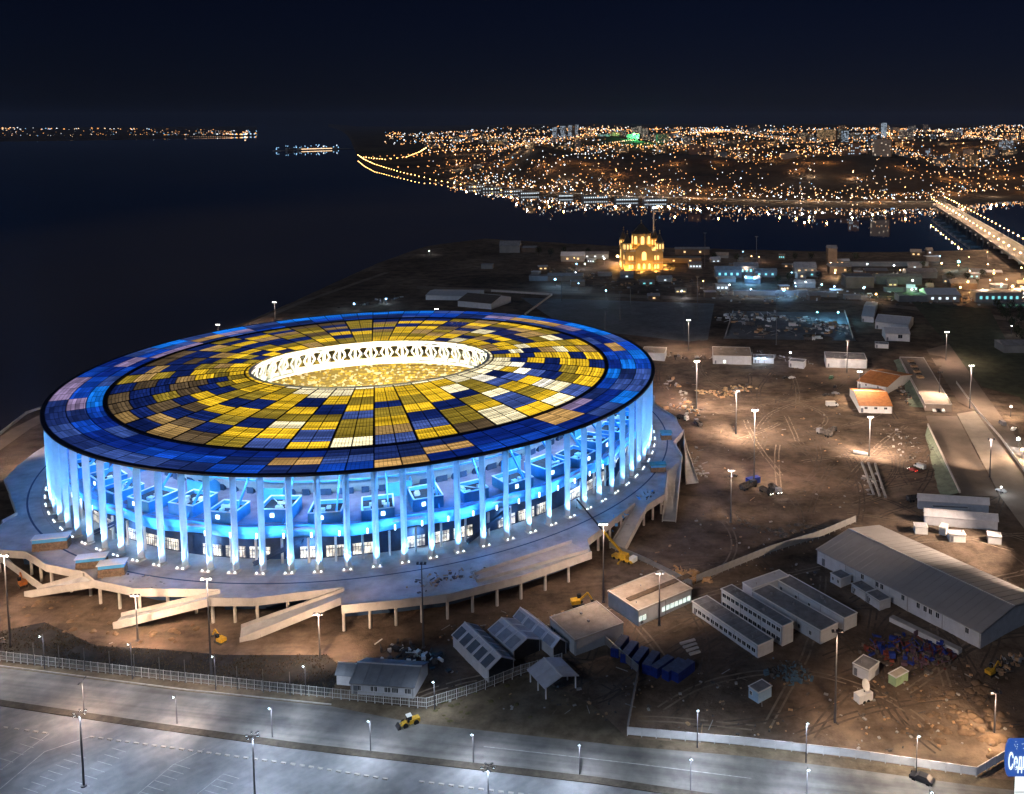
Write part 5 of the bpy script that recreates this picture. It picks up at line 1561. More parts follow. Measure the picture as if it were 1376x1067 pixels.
# mobile crane
p = at(838, 752)
t = thing('mobile_crane', 'yellow mobile crane with a long dark boom raised over the terrace', 'crane', (p.x, p.y, GZ - .4), 0)
tip = at(787, 691, 8.0) - p; tip.z = 0
q = photo(Vector((p.x, p.y, GZ)))
d = Vector((-.80, .60, 0))
m = MB(); m.box((0, 0, 1.0), (9, 2.5, .9), 2.5); m.build('carrier', YELP, t)
m = MB(); m.box((3.4, -2.5, 1.9), (2.0, 2.3, 1.6), 2.5); m.build('cab', WHITE, t)
m = MB(); m.box((0, 0, 2.1), (3.4, 2.2, 1.4), 2.5); m.build('turntable', YELP, t)
B0 = Vector((-.4, .3, 2.6)); B1 = B0 + d * 9 + Vector((0, 0, 6)); B2 = B0 + d * 21 + Vector((0, 0, 14.5))
m = MB(); m.bar(B0, B1, .65, .7); m.build('boom', YELP, t)
m = MB(); m.bar(B1 - (B1 - B0) * .1, B2, .4, .4); m.build('jib', DARK, t)
m = MB(); m.tube(B2, B2 - Vector((0, 0, 3)), .05); m.box((B2.x, B2.y, B2.z - 3.2), (.4, .4, .6)); m.build('hook', DARK, t, kind='stuff')
for k in range(4):
    for s in (-1, 1):
        e = Vector((cos(2.5), sin(2.5), 0)) * (-3.3 + 2.2 * k) + Vector((-sin(2.5), cos(2.5), 0)) * s * 1.2
        place('wheel', WH_T, t, (e.x, e.y, .52), 2.5)
for s in (-1, 1):
    m = MB(); e = Vector((-sin(2.5), cos(2.5), 0)) * s; m.bar(e * 1.2 + Vector((0, 0, .8)), e * 3.2 + Vector((0, 0, .5)), .3, .3); m.box((e.x * 3.2, e.y * 3.2, .25), (.8, .8, .4)); m.build('outrigger', YELP, t, kind='stuff')
def machine(u, v, rz, lab, kind, col=YELP, sc=1.0):
    p = at(u, v); t = thing(kind, lab, 'loader' if kind == 'wheel_loader' else 'excavator', (p.x, p.y, GZ - .35), rz); t.scale = (sc,) * 3
    if kind == 'wheel_loader':
        m = MB(); m.box((-1.2, 0, 1.2), (3.0, 1.8, 1.1)); m.build('engine_cover', col, t)
        m = MB(); m.box((.3, 0, 2.1), (1.3, 1.5, 1.7)); c_ = m.build('cab', GLASSD, t); m = MB(); m.box((.3, 0, 3.0), (1.5, 1.7, .15)); m.build('cab_roof', WHITE, c_)
        m = MB(); m.box((1.5, 0, 1.0), (1.6, 1.2, .8)); m.build('front_frame', col, t)
        m = MB(); [m.bar((1.2, s * .5, 1.5), (3.2, s * .5, .7), .25, .3) for s in (-1, 1)]; m.build('lift_arm', col, t, kind='stuff')
        m = MB(); m.hexa([(3.0, -1.3, .1), (4.1, -1.3, .1), (4.1, 1.3, .1), (3.0, 1.3, .1)], [(3.0, -1.3, 1.2), (3.3, -1.3, 1.2), (3.3, 1.3, 1.2), (3.0, 1.3, 1.2)]); m.build('bucket', DARK, t)
        for x in (-1.5, 1.6):
            for s in (-1, 1): w_ = place('wheel', WH_T, t, (x, s * 1.1, .72)); w_.scale = (1.4,) * 3
    else:
        for s in (-1, 1):
            m = MB(); m.hexa([(-1.6, s * .9 - .25, 0), (1.6, s * .9 - .25, 0), (1.6, s * .9 + .25, 0), (-1.6, s * .9 + .25, 0)], [(-1.9, s * .9 - .25, .7), (1.9, s * .9 - .25, .7), (1.9, s * .9 + .25, .7), (-1.9, s * .9 + .25, .7)]); m.build('track', DARK, t)
        m = MB(); m.box((-.6, 0, 1.4), (2.6, 2.2, 1.1)); m.build('house', col, t)
        m = MB(); m.box((.6, .6, 2.2), (1.1, .9, 1.6)); m.build('cab', GLASSD, t)
        m = MB(); m.bar((.6, -.3, 1.7), (3.0, -.3, 3.6), .35, .45); m.build('boom', col, t)
        m = MB(); m.bar((3.0, -.3, 3.6), (4.3, -.3, 1.4), .3, .35); m.build('stick', col, t)
        m = MB(); m.box((4.3, -.3, 1.0), (.8, .9, .7)); m.build('bucket', DARK, t)
    return t
machine(551, 972, 3.7, 'yellow wheel loader at the edge of the road near the tent hall', 'wheel_loader', sc=.9)
machine(296, 862, 2.6, 'small yellow excavator between two ramps', 'excavator', sc=.9)
machine(776, 812, .3, 'yellow excavator behind the tan flat roof', 'excavator', sc=1.1)
machine(30, 786, 2.4, 'orange excavator beneath the far left ramp', 'excavator', surf('orange_machine_paint', (.5, .16, .04), .5, var=.3), sc=1.0)
machine(1332, 905, .6, 'yellow excavator among boulders at the right edge', 'excavator', sc=.9)
# satellite dish trailer
p = at(1160, 940)
t = thing('dish_trailer', 'white trailer carrying a tilted satellite dish', 'trailer', (p.x, p.y, GZ - .6), .45)
m = MB(); m.box((0, 0, 1.6), (4.6, 2.4, 2.2)); m.build('trailer_body', WHITE, t)
for s in (-1, 1): place('wheel', WH_T, t, (-.6, s * 1.2, .52)); place('wheel', WH_T, t, (.7, s * 1.2, .52))
m = MB(); m.tube((.3, 0, 2.7), (.5, .2, 4.2), .14); m.build('dish_mount', DARK, t)
m = MB(); i0 = 0
for j, (r_, z) in enumerate(((.01, 0), (.8, .12), (1.6, .5), (1.62, .42), (.8, .04), (.01, -.08))):
    m.v += [(r_ * cos(2 * pi * k / 16), r_ * sin(2 * pi * k / 16), z) for k in range(16)]
    if j:
        for k in range(16): m.f.append(((j - 1) * 16 + k, (j - 1) * 16 + (k + 1) % 16, j * 16 + (k + 1) % 16, j * 16 + k)); m.m.append(0)
o = m.build('dish', WHITE, t, loc=(.5, .2, 4.4)); o.rotation_euler = (radians(55), radians(35), 0)

# illuminated shop sign at the lower right corner
p = at(1374, 1082)
SIGNB = glow('blue_sign_face', (.012, .10, .52), .75); SIGNW = glow('sign_letter', (.80, .97, 1.0), 1.6)
t = thing('shop_sign', 'blue lit sign with white Cyrillic letters over a white lit panel', 'sign', (p.x, p.y, GZ - .1), 0)
Hs = top_at(p, 992)
zb, zt_ = top_at(p, 1042), Hs
w_ = 9.0; hh = zt_ - zb
m = MB(); pts = []
for k in range(9):
    a = pi / 2 + pi * k / 8; pts.append((-3.6 + .9 * cos(a), zb + hh / 2 + hh / 2 * sin(a)))
pts += [(6.0, zb), (6.0, zt_)]
m.add([(x, -.2, z) for x, z in pts] + [(x, .2, z) for x, z in pts], [tuple(range(len(pts))), tuple(range(2 * len(pts) - 1, len(pts) - 1, -1))] + [(k, len(pts) + k, len(pts) + (k + 1) % len(pts), (k + 1) % len(pts)) for k in range(len(pts))])
m.build('sign_board', SIGNB, t)
tc_ = bpy.data.curves.new('letters', 'FONT'); tc_.body = 'Седь'; tc_.size = hh * .62; tc_.extrude = .06; tc_.offset = .03; tc_.space_character = 1.02
to = bpy.data.objects.new('letters', tc_); COL.objects.link(to)
dgr = bpy.context.evaluated_depsgraph_get(); me = bpy.data.meshes.new_from_object(to.evaluated_get(dgr)); bpy.data.objects.remove(to)
me.materials.clear(); me.materials.append(SIGNW)
o = place('lettering', me, t, (-3.8, -.3, zb + hh * .2), kind='stuff'); o.rotation_euler = (pi / 2, 0, 0); o.scale = (.30, 1, 1)
m = MB()
for k in range(14):
    m.octa((-2.6 + rng.uniform(0, 4), -.22, zb + hh * rng.uniform(.74, .98)), .08)
m.build('star_dot', SIGNW, t, kind='stuff')
m = MB(); m.box((1.2, 0, (zb - .2) / 2 + .6), (6.2, .4, zb - 1.4)); m.build('white_panel', glow('white_sign_face', (.9, .95, .95), 1.1), t)
m = MB(); m.box((1.2, -.22, zb * .48), (6.2, .06, .12)); m.build('panel_joint', DARK, t)

# ------------------------------------------------------------------ wheel tracks and litter over the site
TRKD = surf('wet_wheel_rut', (.088, .066, .052), .85, var=.4, scale=.4)
TRKL = surf('dry_wheel_rut', (.205, .16, .125), .9, var=.3, scale=.4)
tr = MB(); r = random.Random(31)
homes = [(at(u, v), n_, s_) for u, v, n_, s_ in ((980, 600, 26, 34), (1080, 640, 22, 34), (1040, 540, 22, 40), (1180, 640, 10, 22), (960, 690, 14, 26), (1130, 680, 10, 24), (1240, 950, 6, 20), (1180, 930, 5, 14), (1000, 950, 6, 20), (900, 930, 8, 16), (760, 960, 6, 12), (300, 880, 6, 30), (120, 830, 8, 22), (860, 800, 6, 14), (1330, 800, 6, 20), (1320, 930, 6, 12))]
pod_r = 1.33 * R
for h_, n_, sp in homes:
    for k in range(n_):
        x, y = h_.x + r.gauss(0, sp), h_.y + r.gauss(0, sp); a = r.choice((.6, .9, 2.3, 1.6, .2)) + r.gauss(0, .35); cv = r.gauss(0, .012)
        pts = []
        for q in range(r.randrange(18, 46)):
            pts.append((x, y, a)); x += 2.0 * cos(a); y += 2.0 * sin(a); a += cv * 2 + r.gauss(0, .015)
        mm = r.choice((0, 0, 0, 1))
        for side in (-.95, .95):
            for (x0_, y0_, a0_), (x1_, y1_, a1_) in zip(pts, pts[1:]):
                if hypot(x0_, y0_) < pod_r or road_side(x0_, y0_) < 6 or r.random() < .06: continue
                q = []
                for xx, yy, aa, w_ in ((x0_, y0_, a0_, side - .3), (x1_, y1_, a1_, side - .3), (x1_, y1_, a1_, side + .3), (x0_, y0_, a0_, side + .3)):
                    px, py = xx - sin(aa) * w_, yy + cos(aa) * w_
                    q.append((px, py, ground_h(px, py) + .05))
                if (Vector(q[1]) - Vector(q[0])).cross(Vector(q[2]) - Vector(q[0])).z < 0: q.reverse()
                tr.face(q, mm)
tr.build('wheel_tracks', [TRKD, TRKL], kind='stuff')
lt = MB(); r = random.Random(8)
for k in range(1000):
    u, v = r.choice(((r.uniform(900, 1230), r.uniform(500, 700)), (r.uniform(880, 1160), r.uniform(480, 620)), (r.uniform(1150, 1370), r.uniform(890, 1010)), (r.uniform(840, 1300), r.uniform(900, 990)), (r.uniform(0, 430), r.uniform(815, 868)), (r.uniform(600, 860), r.uniform(900, 980)), (r.uniform(860, 1100), r.uniform(690, 790)), (r.uniform(590, 800), r.uniform(820, 860))))
    p = at(u, v)
    if hypot(p.x, p.y) < 1.24 * R or road_side(p.x, p.y) < 4: continue
    z = ground_h(p.x, p.y); s_ = r.uniform(.15, .7)
    if r.random() < .9: lt.box((p.x, p.y, z + s_ * .25), (s_ * r.uniform(.6, 2), s_, s_ * .6), r.uniform(0, 3), r.randrange(4))
    else:
        a = r.uniform(0, 6.3); L = r.uniform(1, 4); lt.bar((p.x, p.y, z + .1), (p.x + L * cos(a), p.y + L * sin(a), z + .2), .16, .16, r.randrange(4))
lt.build('litter', [SCRAP, CONC, TIMBER, surf('litter_brown', (.16, .12, .09), .9, var=.4)], kind='stuff')
# ------------------------------------------------------------------ cathedral
p = at(862, 362)
ch_ = thing('cathedral', 'golden floodlit cathedral with tent roofed towers standing by the river', 'cathedral', (p.x, p.y + 16, GZ - .5), .12)
OCH = surf('ochre_plaster', (.55, .36, .12), .75, var=.15, scale=.15)
TENT = surf('dark_spire_roof', (.05, .04, .03), .5, var=.2)
GOLDW = glow('golden_window', (1.0, .62, .18), 2.0)
GILT = surf('gilded_cross', (.7, .5, .15), .3, metal=.8, var=.1)
def arch_window(parent, x, y, z, w_, h, rz):
    m = MB(); pts = [(-w_ / 2, 0), (w_ / 2, 0)] + [(w_ / 2 * cos(pi * k / 6), h - w_ / 2 + w_ / 2 * sin(pi * k / 6)) for k in range(7)]
    n_ = len(pts)
    m.add([(px, -.15, pz) for px, pz in pts] + [(px, .15, pz) for px, pz in pts], [tuple(range(n_)), tuple(range(2 * n_ - 1, n_ - 1, -1))] + [(k, n_ + k, n_ + (k + 1) % n_, (k + 1) % n_) for k in range(n_)])
    return m.build('arched_window', GOLDW, parent, loc=(x, y, z), rz=rz)
m = MB(); m.box((0, 0, 10), (40, 40, 20)); body = m.build('nave', OCH, ch_)
m = MB(); m.box((0, 0, 20.4), (41, 41, .8)); m.box((0, 0, 8.2), (40.8, 40.8, .5)); m.build('cornice', CONC_PALE, body, kind='stuff')
for k in range(4):
    a = k * pi / 2
    m = MB(); pts = [(-9, 0), (9, 0), (9, 19)] + [(9 * cos(pi * q / 8), 19 + 8 * sin(pi * q / 8)) for q in range(1, 8)] + [(-9, 19)]
    n_ = len(pts); m.add([(x, -22, z) for x, z in pts] + [(x, -18, z) for x, z in pts], [tuple(range(n_)), tuple(range(2 * n_ - 1, n_ - 1, -1))] + [(q, n_ + q, n_ + (q + 1) % n_, (q + 1) % n_) for q in range(n_)])
    bay = m.build('gabled_bay', OCH, ch_, rz=a)
    for x in (-5.5, 0, 5.5): arch_window(bay, x, -22.1, 2, 2.4, 5.5, 0)
    arch_window(bay, 0, -22.1, 11, 4.6, 9, 0)
    for x in (-15, -12, 12, 15): arch_window(body, (x * cos(a) + 20.1 * sin(a)), (x * sin(a) - 20.1 * cos(a)), 11, 1.7, 4.5, a); arch_window(body, (x * cos(a) + 20.1 * sin(a)), (x * sin(a) - 20.1 * cos(a)), 2, 1.8, 4, a)
def tower(x, y, w_, zb, zt, zs):
    m = MB(); m.lathe([(w_, zb), (w_, zt)], 8, (0, 0, 0)); tw = m.build('corner_tower' if w_ < 6 else 'central_drum', OCH, ch_, loc=(x, y, 0), rz=pi / 8)
    m = MB(); m.lathe([(w_ * 1.12, zt), (w_ * 1.12, zt + .8), (w_ * .9, zt + 1.2), (w_ * .12, zs)], 8); m.build('tent_roof', TENT, tw)
    m = MB(); m.octa((0, 0, zs + .5), .9); m.box((0, 0, zs + 2.2), (.25, .25, 3.5)); m.box((0, 0, zs + 2.8), (1.5, .25, .25)); m.build('cross', GILT, tw, kind='stuff')
    for k in range(8):
        a = 2 * pi * (k + .5) / 8; r_ = w_ * cos(pi / 8) + .1
        arch_window(tw, r_ * cos(a), r_ * sin(a), zb + (zt - zb) * .35, w_ * .34, (zt - zb) * .5, a + pi / 2)
for x, y in ((-17, -17), (17, -17), (17, 17), (-17, 17)): tower(x, y, 4.4, 19, 29, 38)
tower(0, 0, 10.5, 20, 37, 47)
for k in range(12):
    a = 2 * pi * k / 12
    lamp('church_uplight', ch_.location + Vector((30 * cos(a), 30 * sin(a), 1)), 9500, (1.0, .50, .11), 'POINT', 1.0)
for k in range(6):
    a = 2 * pi * k / 6 + .3
    lamp('church_roof_light', ch_.location + Vector((15.5 * cos(a), 15.5 * sin(a), 23)), 4500, (1.0, .46, .09), 'POINT', .6)
# tower crane behind it
q = at(880, 352); t = thing('tower_crane', 'slim tower crane with a blue white lamp standing behind the cathedral', 'crane', (q.x, q.y + 60, GZ - 1))
m = MB(); m.box((0, 0, 27), (1.6, 1.6, 54)); m.build('mast', STEEL, t)
m = MB(); m.bar((0, 0, 53), (-16, 0, 72), 1.0, 1.0); m.bar((0, 0, 53), (7, 0, 50), 1.0, 1.0); m.build('jib', STEEL, t, kind='stuff')
m = MB(); m.octa((0, 0, 55.5), 1.6); m.build('beacon', glow('blue_white_lamp', (.55, .8, 1.0), 10), t)

# ------------------------------------------------------------------ small far lamps
BLUEL = glow('blue_lamp', (.25, .62, 1.0), 14)
CYANL = glow('cyan_lamp', (.20, .85, .95), 12)
GREENL = glow('green_lamp', (.25, .9, .25), 9)
_plm = {}
def pole_lamp(u, v, h, lab, lit=LAMPO, r_=.7, power=0, col=AMBER, z=GZ, group='lamps in the field beyond the stadium', p=None):
    p = p or at(u, v, z)
    key = (lit.name, round(h), round(r_, 1))
    if key not in _plm:
        m = MB(); m.lathe([(.16, -.5), (.12, h - r_ * .6), (r_ * .8, h - r_ * .5), (r_, h), (r_ * .7, h + r_ * .6), (.05, h + r_)], 6, ms=[0, 0, 1, 1, 1]); _plm[key] = m.mesh('pole_lamp', [POLE, lit])
    o = place('pole_lamp', _plm[key], loc=p); tag(o, lab, 'lamp', group)
    if power: lamp('field_light', (p.x, p.y - 1.2 * r_, p.z + h + r_ + .8), power, col, 'POINT', .5)
    return o
for a_ in [(830, 348, 6, 'bright orange lamp at the left foot of the cathedral', LAMPO, 2.2, 30000, AMBER), (812, 351, 6, 'white lamp left of the bright orange cathedral lamp', LAMPW, 1.0, 6000, COOL),
           (786, 357, 5, 'white lamp by a low roof left of the cathedral', LAMPW, .9, 5000, COOL), (746, 380, 6, 'bluish lamp alone in the dark field', BLUEL, 1.3, 16000, (.3, .6, 1)),
           (476, 411, 4, 'bluish lamp on the far field just beyond the roof', BLUEL, 1.0, 5000, (.5, .75, 1)), (519, 404, 4, 'blue white lamp among material on the far field', BLUEL, .9, 5000, (.5, .75, 1)),
           (577, 338, 4, 'pair of tiny white lamps near the river bank', LAMPW, .7, 1500, COOL), (1002, 377, 6, 'left one of two blue lamps over the blue lit depot', BLUEL, 1.4, 30000, (.15, .5, 1)),
           (1014, 378, 6, 'right one of two blue lamps over the blue lit depot', BLUEL, 1.8, 36000, (.15, .5, 1)), (1053, 395, 6, 'blue lamp on the wall below the depot', BLUEL, 1.5, 20000, (.25, .55, 1)),
           (1104, 387, 6, 'small blue lamp, left of a close pair', BLUEL, 1.0, 8000, (.3, .6, 1)), (1121, 390, 6, 'small blue lamp, right of a close pair', BLUEL, 1.0, 8000, (.3, .6, 1)),
           (1069, 388, 5, 'faint blue lamp between the depot and a close pair', BLUEL, .6, 3000, (.3, .6, 1)), (1165, 360, 7, 'white lamp on the river wall, farther left', LAMPC, 1.1, 7000, COOL),
           (1201, 362, 7, 'white lamp on the river wall, farther right', LAMPC, 1.1, 7000, COOL), (1288, 358, 8, 'teal lamp near the foot of the bridge', CYANL, 2.0, 16000, (.2, .8, .9)),
           (1265, 359, 7, 'orange lamp left of the teal lamp', LAMPO, 1.3, 9000, AMBER), (1327, 360, 7, 'orange lamp right of the teal lamp', LAMPO, 1.0, 9000, AMBER), (1303, 370, 7, 'orange lamp below the teal lamp', LAMPO, .9, 6000, AMBER),
           (1082, 362, 5, 'left one of two orange lamps at a small lit house', LAMPO, 1.1, 15000, AMBER), (1088, 362, 5, 'right one of two orange lamps at a small lit house', LAMPO, .9, 9000, AMBER),
           (1116, 357, 6, 'orange lamp by the tall orange lit ruin', LAMPO, 1.0, 12000, AMBER), (1122, 368, 4, 'low orange lamp below the tall ruin', LAMPO, 1.0, 15000, AMBER),
           (1226, 383, 7, 'greenish white lamp over the green lit yard, upper', LAMPW, 1.0, 6000, (.5, 1, .4)), (1225, 394, 6, 'greenish white lamp over the green lit yard, lower', LAMPW, 1.0, 16000, (.4, 1, .3)),
           (1242, 394, 6, 'white lamp right of the green lit yard', LAMPW, .9, 5000, COOL), (1177, 399, 5, 'warm lamp in the dark in front of the sheds', LAMPO, 1.2, 3000, AMBER),
           (1330, 384, 8, 'orange lamp on the slip road, left', LAMPO, .9, 9000, AMBER), (1352, 383, 8, 'orange lamp on the slip road, right', LAMPO, .9, 9000, AMBER), (1360, 393, 8, 'bright orange lamp on the slip road near the edge', LAMPO, 1.5, 26000, AMBER), (1374, 395, 8, 'orange lamp beyond the bright one on the slip road', LAMPO, 1.2, 20000, AMBER), (1320, 398, 8, 'orange lamp on the lower slip road', LAMPO, .9, 9000, AMBER),
           (1098, 424, 5, 'left one of two cyan lamps in the fenced yard', CYANL, .8, 6000, (.3, .75, 1)), (1126, 426, 6, 'right one of two cyan lamps in the fenced yard', CYANL, .9, 14000, (.2, .65, 1)),
           (1019, 484, 3, 'left one of two bluish lamps on the low shed', BLUEL, 1.0, 3000, (.5, .75, 1)), (1027, 484, 3, 'right one of two bluish lamps on the low shed', BLUEL, 1.0, 3000, (.5, .75, 1)), (1062, 478, 4, 'violet white lamp above the bend of the track', LAMPC, .8, 3000, (.7, .7, 1)),
           (1358, 555, 5, 'warm lamp on the orange ground at the far right', LAMPW, .7, 9000, AMBER), (1368, 597, 4, 'very bright white lamp at the right edge', LAMPW, 1.2, 9000, COOL), (1373, 612, 4, 'orange lamp at the right edge below the bright white one', LAMPO, 1.0, 20000, AMBER), (1359, 445, 6, 'white lamp in the dark trees at the right', LAMPW, .6, 1200, COOL),
           (1345, 660, 3, 'lamp of the barrier on the dusty road', LAMPW, .5, 1500, COOL)]:
    pole_lamp(a_[0], a_[1] + 4, a_[2], a_[3], a_[4], a_[5] * .75, a_[6] * (1.1 if a_[7] == AMBER else .6), a_[7])

# ------------------------------------------------------------------ far sheds and houses on the near bank
WARMW = glow('warm_window', (1.0, .62, .25), 1.6)
COLDW = glow('cold_window', (.75, .9, 1.0), 1.4)
TEALW = glow('teal_window', (.2, .75, .8), 1.1)
DIMW = surf('pale_far_wall', (.24, .235, .235), .8, var=.2, scale=.1)
DIMB = surf('brown_far_wall', (.14, .10, .075), .8, var=.3, scale=.1)
DIMG = surf('grey_far_wall', (.14, .155, .175), .8, var=.25, scale=.1)
def far_shed(u, v, wd, dp, ht, rise, wall, lab, rz=0.0, lit=None, nlit=0, roof=ROOFG, cat='shed', z=GZ, p=None, group='sheds and houses between the field and the river'):
    p = p or at(u, v, z); t = thing('far_shed', lab, cat, (p.x, p.y, p.z - 1), rz, group); ht += 1
    m = MB(); m.box((0, 0, ht / 2), (wd, dp, ht)); m.build('wall', wall, t)
    m = MB()
    if rise:
        pr = [(-dp / 2 - .5, ht), (dp / 2 + .5, ht), (0, ht + rise)]
        m.add([(-wd / 2 - .4, y, z_) for y, z_ in pr] + [(wd / 2 + .4, y, z_) for y, z_ in pr], [(2, 1, 0), (3, 4, 5), (0, 1, 4, 3), (1, 2, 5, 4), (2, 0, 3, 5)])
    else: m.box((0, 0, ht + .2), (wd + .6, dp + .6, .4))
    m.build('roof', roof, t)
    for k in range(nlit):
        m = MB(); x = wd * ((k + .5) / nlit - .5) * .9; m.box((x, -dp / 2 - .06, ht * .55), (min(2.2, wd / nlit * .55), .12, ht * .28)); m.build('window', lit, t)
    return t
F = far_shed
F(640, 410, 8, 5, 2.5, 1, DIMW, 'tiny hut beyond the pavilion'); F(686, 338, 24, 16, 8, 5, DIMW, 'pale ruin with a pointed roof by the river bank'); F(655, 360, 12, 8, 4, 0, DIMW, 'small pale hut in the dark field', )
F(710, 338, 20, 10, 5, 2, DIMB, 'brown shed right of the pale ruin'); F(770, 350, 26, 12, 6, 4, DIMW, 'long white roofed house left of the cathedral lamps', roof=SHEET, lit=WARMW, nlit=2); F(800, 346, 30, 14, 5, 2, DIMG, 'grey shed in front of the river, left of the cathedral', lit=COLDW, nlit=3)
F(724, 376, 18, 10, 4, 0, DIMG, 'low grey block near the lone bluish lamp'); F(760, 376, 34, 12, 5, 2, DIMB, 'brown barn beside the lone bluish lamp'); F(813, 370, 14, 6, 3, 0, DIMW, 'white trailer like hut in front of the cathedral lamps')
F(905, 352, 60, 12, 5, 0, DIMB, 'low brown wall like block right of the cathedral', lit=WARMW, nlit=3); F(930, 341, 40, 10, 6, 2, DIMB, 'brown roof by the river right of the cathedral', lit=WARMW, nlit=2)
F(934, 360, 14, 8, 5, 2, DIMW, 'white hut with bright pieces around it right of the cathedral', lit=COLDW, nlit=4)
F(978, 372, 26, 14, 8, 3, DIMG, 'left shed of the blue lit depot', lit=TEALW, nlit=4); F(1002, 368, 24, 14, 9, 3, DIMG, 'tallest shed of the blue lit depot', lit=TEALW, nlit=5); F(1028, 371, 22, 12, 6, 2, DIMG, 'right shed of the blue lit depot', lit=TEALW, nlit=3)
F(970, 389, 12, 7, 5, 0, DIMW, 'small white block below the blue lit depot', lit=COLDW, nlit=3); F(1035, 396, 66, 5, 3.5, 0, DIMW, 'long white wall like building carrying a blue lamp'); F(1098, 398, 34, 5, 3.5, 0, DIMW, 'long white building right of the blue lamp wall')
F(1081, 366, 22, 14, 6, 5, DIMW, 'small house lit orange by two lamps', lit=WARMW, nlit=3); F(1081, 385, 18, 12, 4, 3, DIMG, 'dark gabled hut before the orange lit house'); F(1117, 355, 10, 10, 18, 3, DIMB, 'tall narrow ruin lit orange'); F(1127, 366, 22, 14, 7, 3, DIMB, 'orange lit house below the tall ruin', lit=WARMW, nlit=2)
F(1152, 384, 26, 20, 10, 0, DIMB, 'large brown block between ruin and river wall'); F(1176, 372, 22, 12, 7, 2, DIMB, 'house with one warm lit gable', lit=WARMW, nlit=1); F(1205, 380, 44, 14, 7, 2, DIMG, 'long grey hall with pale front'); F(1190, 357, 90, 6, 4, 0, DIMG, 'long river wall with two lamps')
F(1236, 372, 30, 14, 6, 3, DIMG, 'grey hall right of the long grey hall'); F(1225, 403, 26, 14, 5, 0, DIMG, 'low block in the green lit yard', lit=GREENL, nlit=0); F(1262, 402, 28, 22, 6, 4, DIMW, 'pale round roofed hall right of the green yard', roof=SHEET, lit=COLDW, nlit=4); F(1292, 388, 24, 12, 6, 3, DIMB, 'brown house among trees by the slip road')
F(1338, 404, 40, 14, 8, 0, DIMW, 'pale block with two rows of bluish windows at the slip road', lit=TEALW, nlit=7); F(1362, 411, 30, 12, 4, 0, DIMG, 'green fronted low shop at the right edge', lit=glow('green_strip', (.02, .25, .12), .6), nlit=5); F(1372, 470, 30, 16, 5, 2, DIMG, 'dark shed among the trees at the right edge')
F(1210, 391, 30, 5, 3, 0, DIMG, 'dark low wall before the green lit yard'); F(1145, 401, 14, 6, 3, 0, DIMW, 'small pale hut left of the dark low wall')
# dark trees on the near bank and at the right
LEAF = surf('dark_foliage', (.035, .042, .02), .95, var=.6, scale=.4); BARK = surf('dark_bark', (.05, .04, .03), .9, var=.3)
def tree_mesh(seed, h, w_):
    r = random.Random(seed)
    tr = MB(); tr.tube((0, 0, -.5), (0, 0, h * .45), .28, .16); 
    for k in range(6):
        a = r.uniform(0, 6.3); z = h * r.uniform(.28, .45); tr.tube((0, 0, z), (w_ * .45 * cos(a), w_ * .45 * sin(a), z + h * .28), .12, .04, 4)
    cr_ = MB()
    for k in range(420):
        a, e = r.uniform(0, 2 * pi), r.uniform(-1, 1); q = r.uniform(.35, 1) ** .6 * (1 + .3 * sin(3 * a + seed))
        c = Vector((w_ / 2 * q * cos(a) * sqrt(1 - e * e), w_ / 2 * q * sin(a) * sqrt(1 - e * e), h * .64 + h * .36 * q * e))
        d1, d2 = Vector((r.uniform(-1, 1), r.uniform(-1, 1), r.uniform(-1, 1))) * .55, Vector((r.uniform(-1, 1), r.uniform(-1, 1), r.uniform(-1, 1))) * .55
        cr_.face([c - d1, c + d2, c + d1])
    return tr.mesh('trunk', BARK), cr_.mesh('crown', LEAF)
tms = [tree_mesh(k, 8 + k, 6 + .7 * k) for k in range(4)]
tpos = [(1300, 376), (1310, 386), (1284, 396), (1276, 380), (1320, 372), (1068, 350), (1090, 350), (1150, 352), (1240, 360), (1250, 388), (1345, 425), (1352, 432), (1360, 440), (1366, 452), (1372, 436), (1358, 420), (1370, 422), (1340, 415), (1374, 460),
        (1140, 372), (1100, 375), (960, 350), (990, 352), (900, 366), (790, 342), (758, 341), (740, 345), (724, 343), (1045, 380), (1060, 378)]
where = ['by the slip road', 'right of the green lit yard', 'near the teal lamp', 'beside the brown house', 'under the slip road lamps', 'left above the orange lit house', 'right above the orange lit house', 'behind the tall ruin', 'on the river bank before the bridge', 'behind the pale round roofed hall']
for k, (u, v) in enumerate(tpos):
    p = at(u, v); t = thing('tree', (('small', 'smallish', 'taller', 'very tall')[k % 4] + ' dark tree ' + (where[k] if k < len(where) else (('by the pale shop block', 'low down', 'beside the dark shed', 'among its neighbours')[k // 4 % 4] + ' in the dark grove' if u > 1330 else 'on the dark field near the river'))), 'tree', (p.x, p.y, GZ - .3), k * 1.3, 'dark trees beyond the field')
    a, c = tms[k % 4]; place('trunk', a, t); place('crown', c, t)

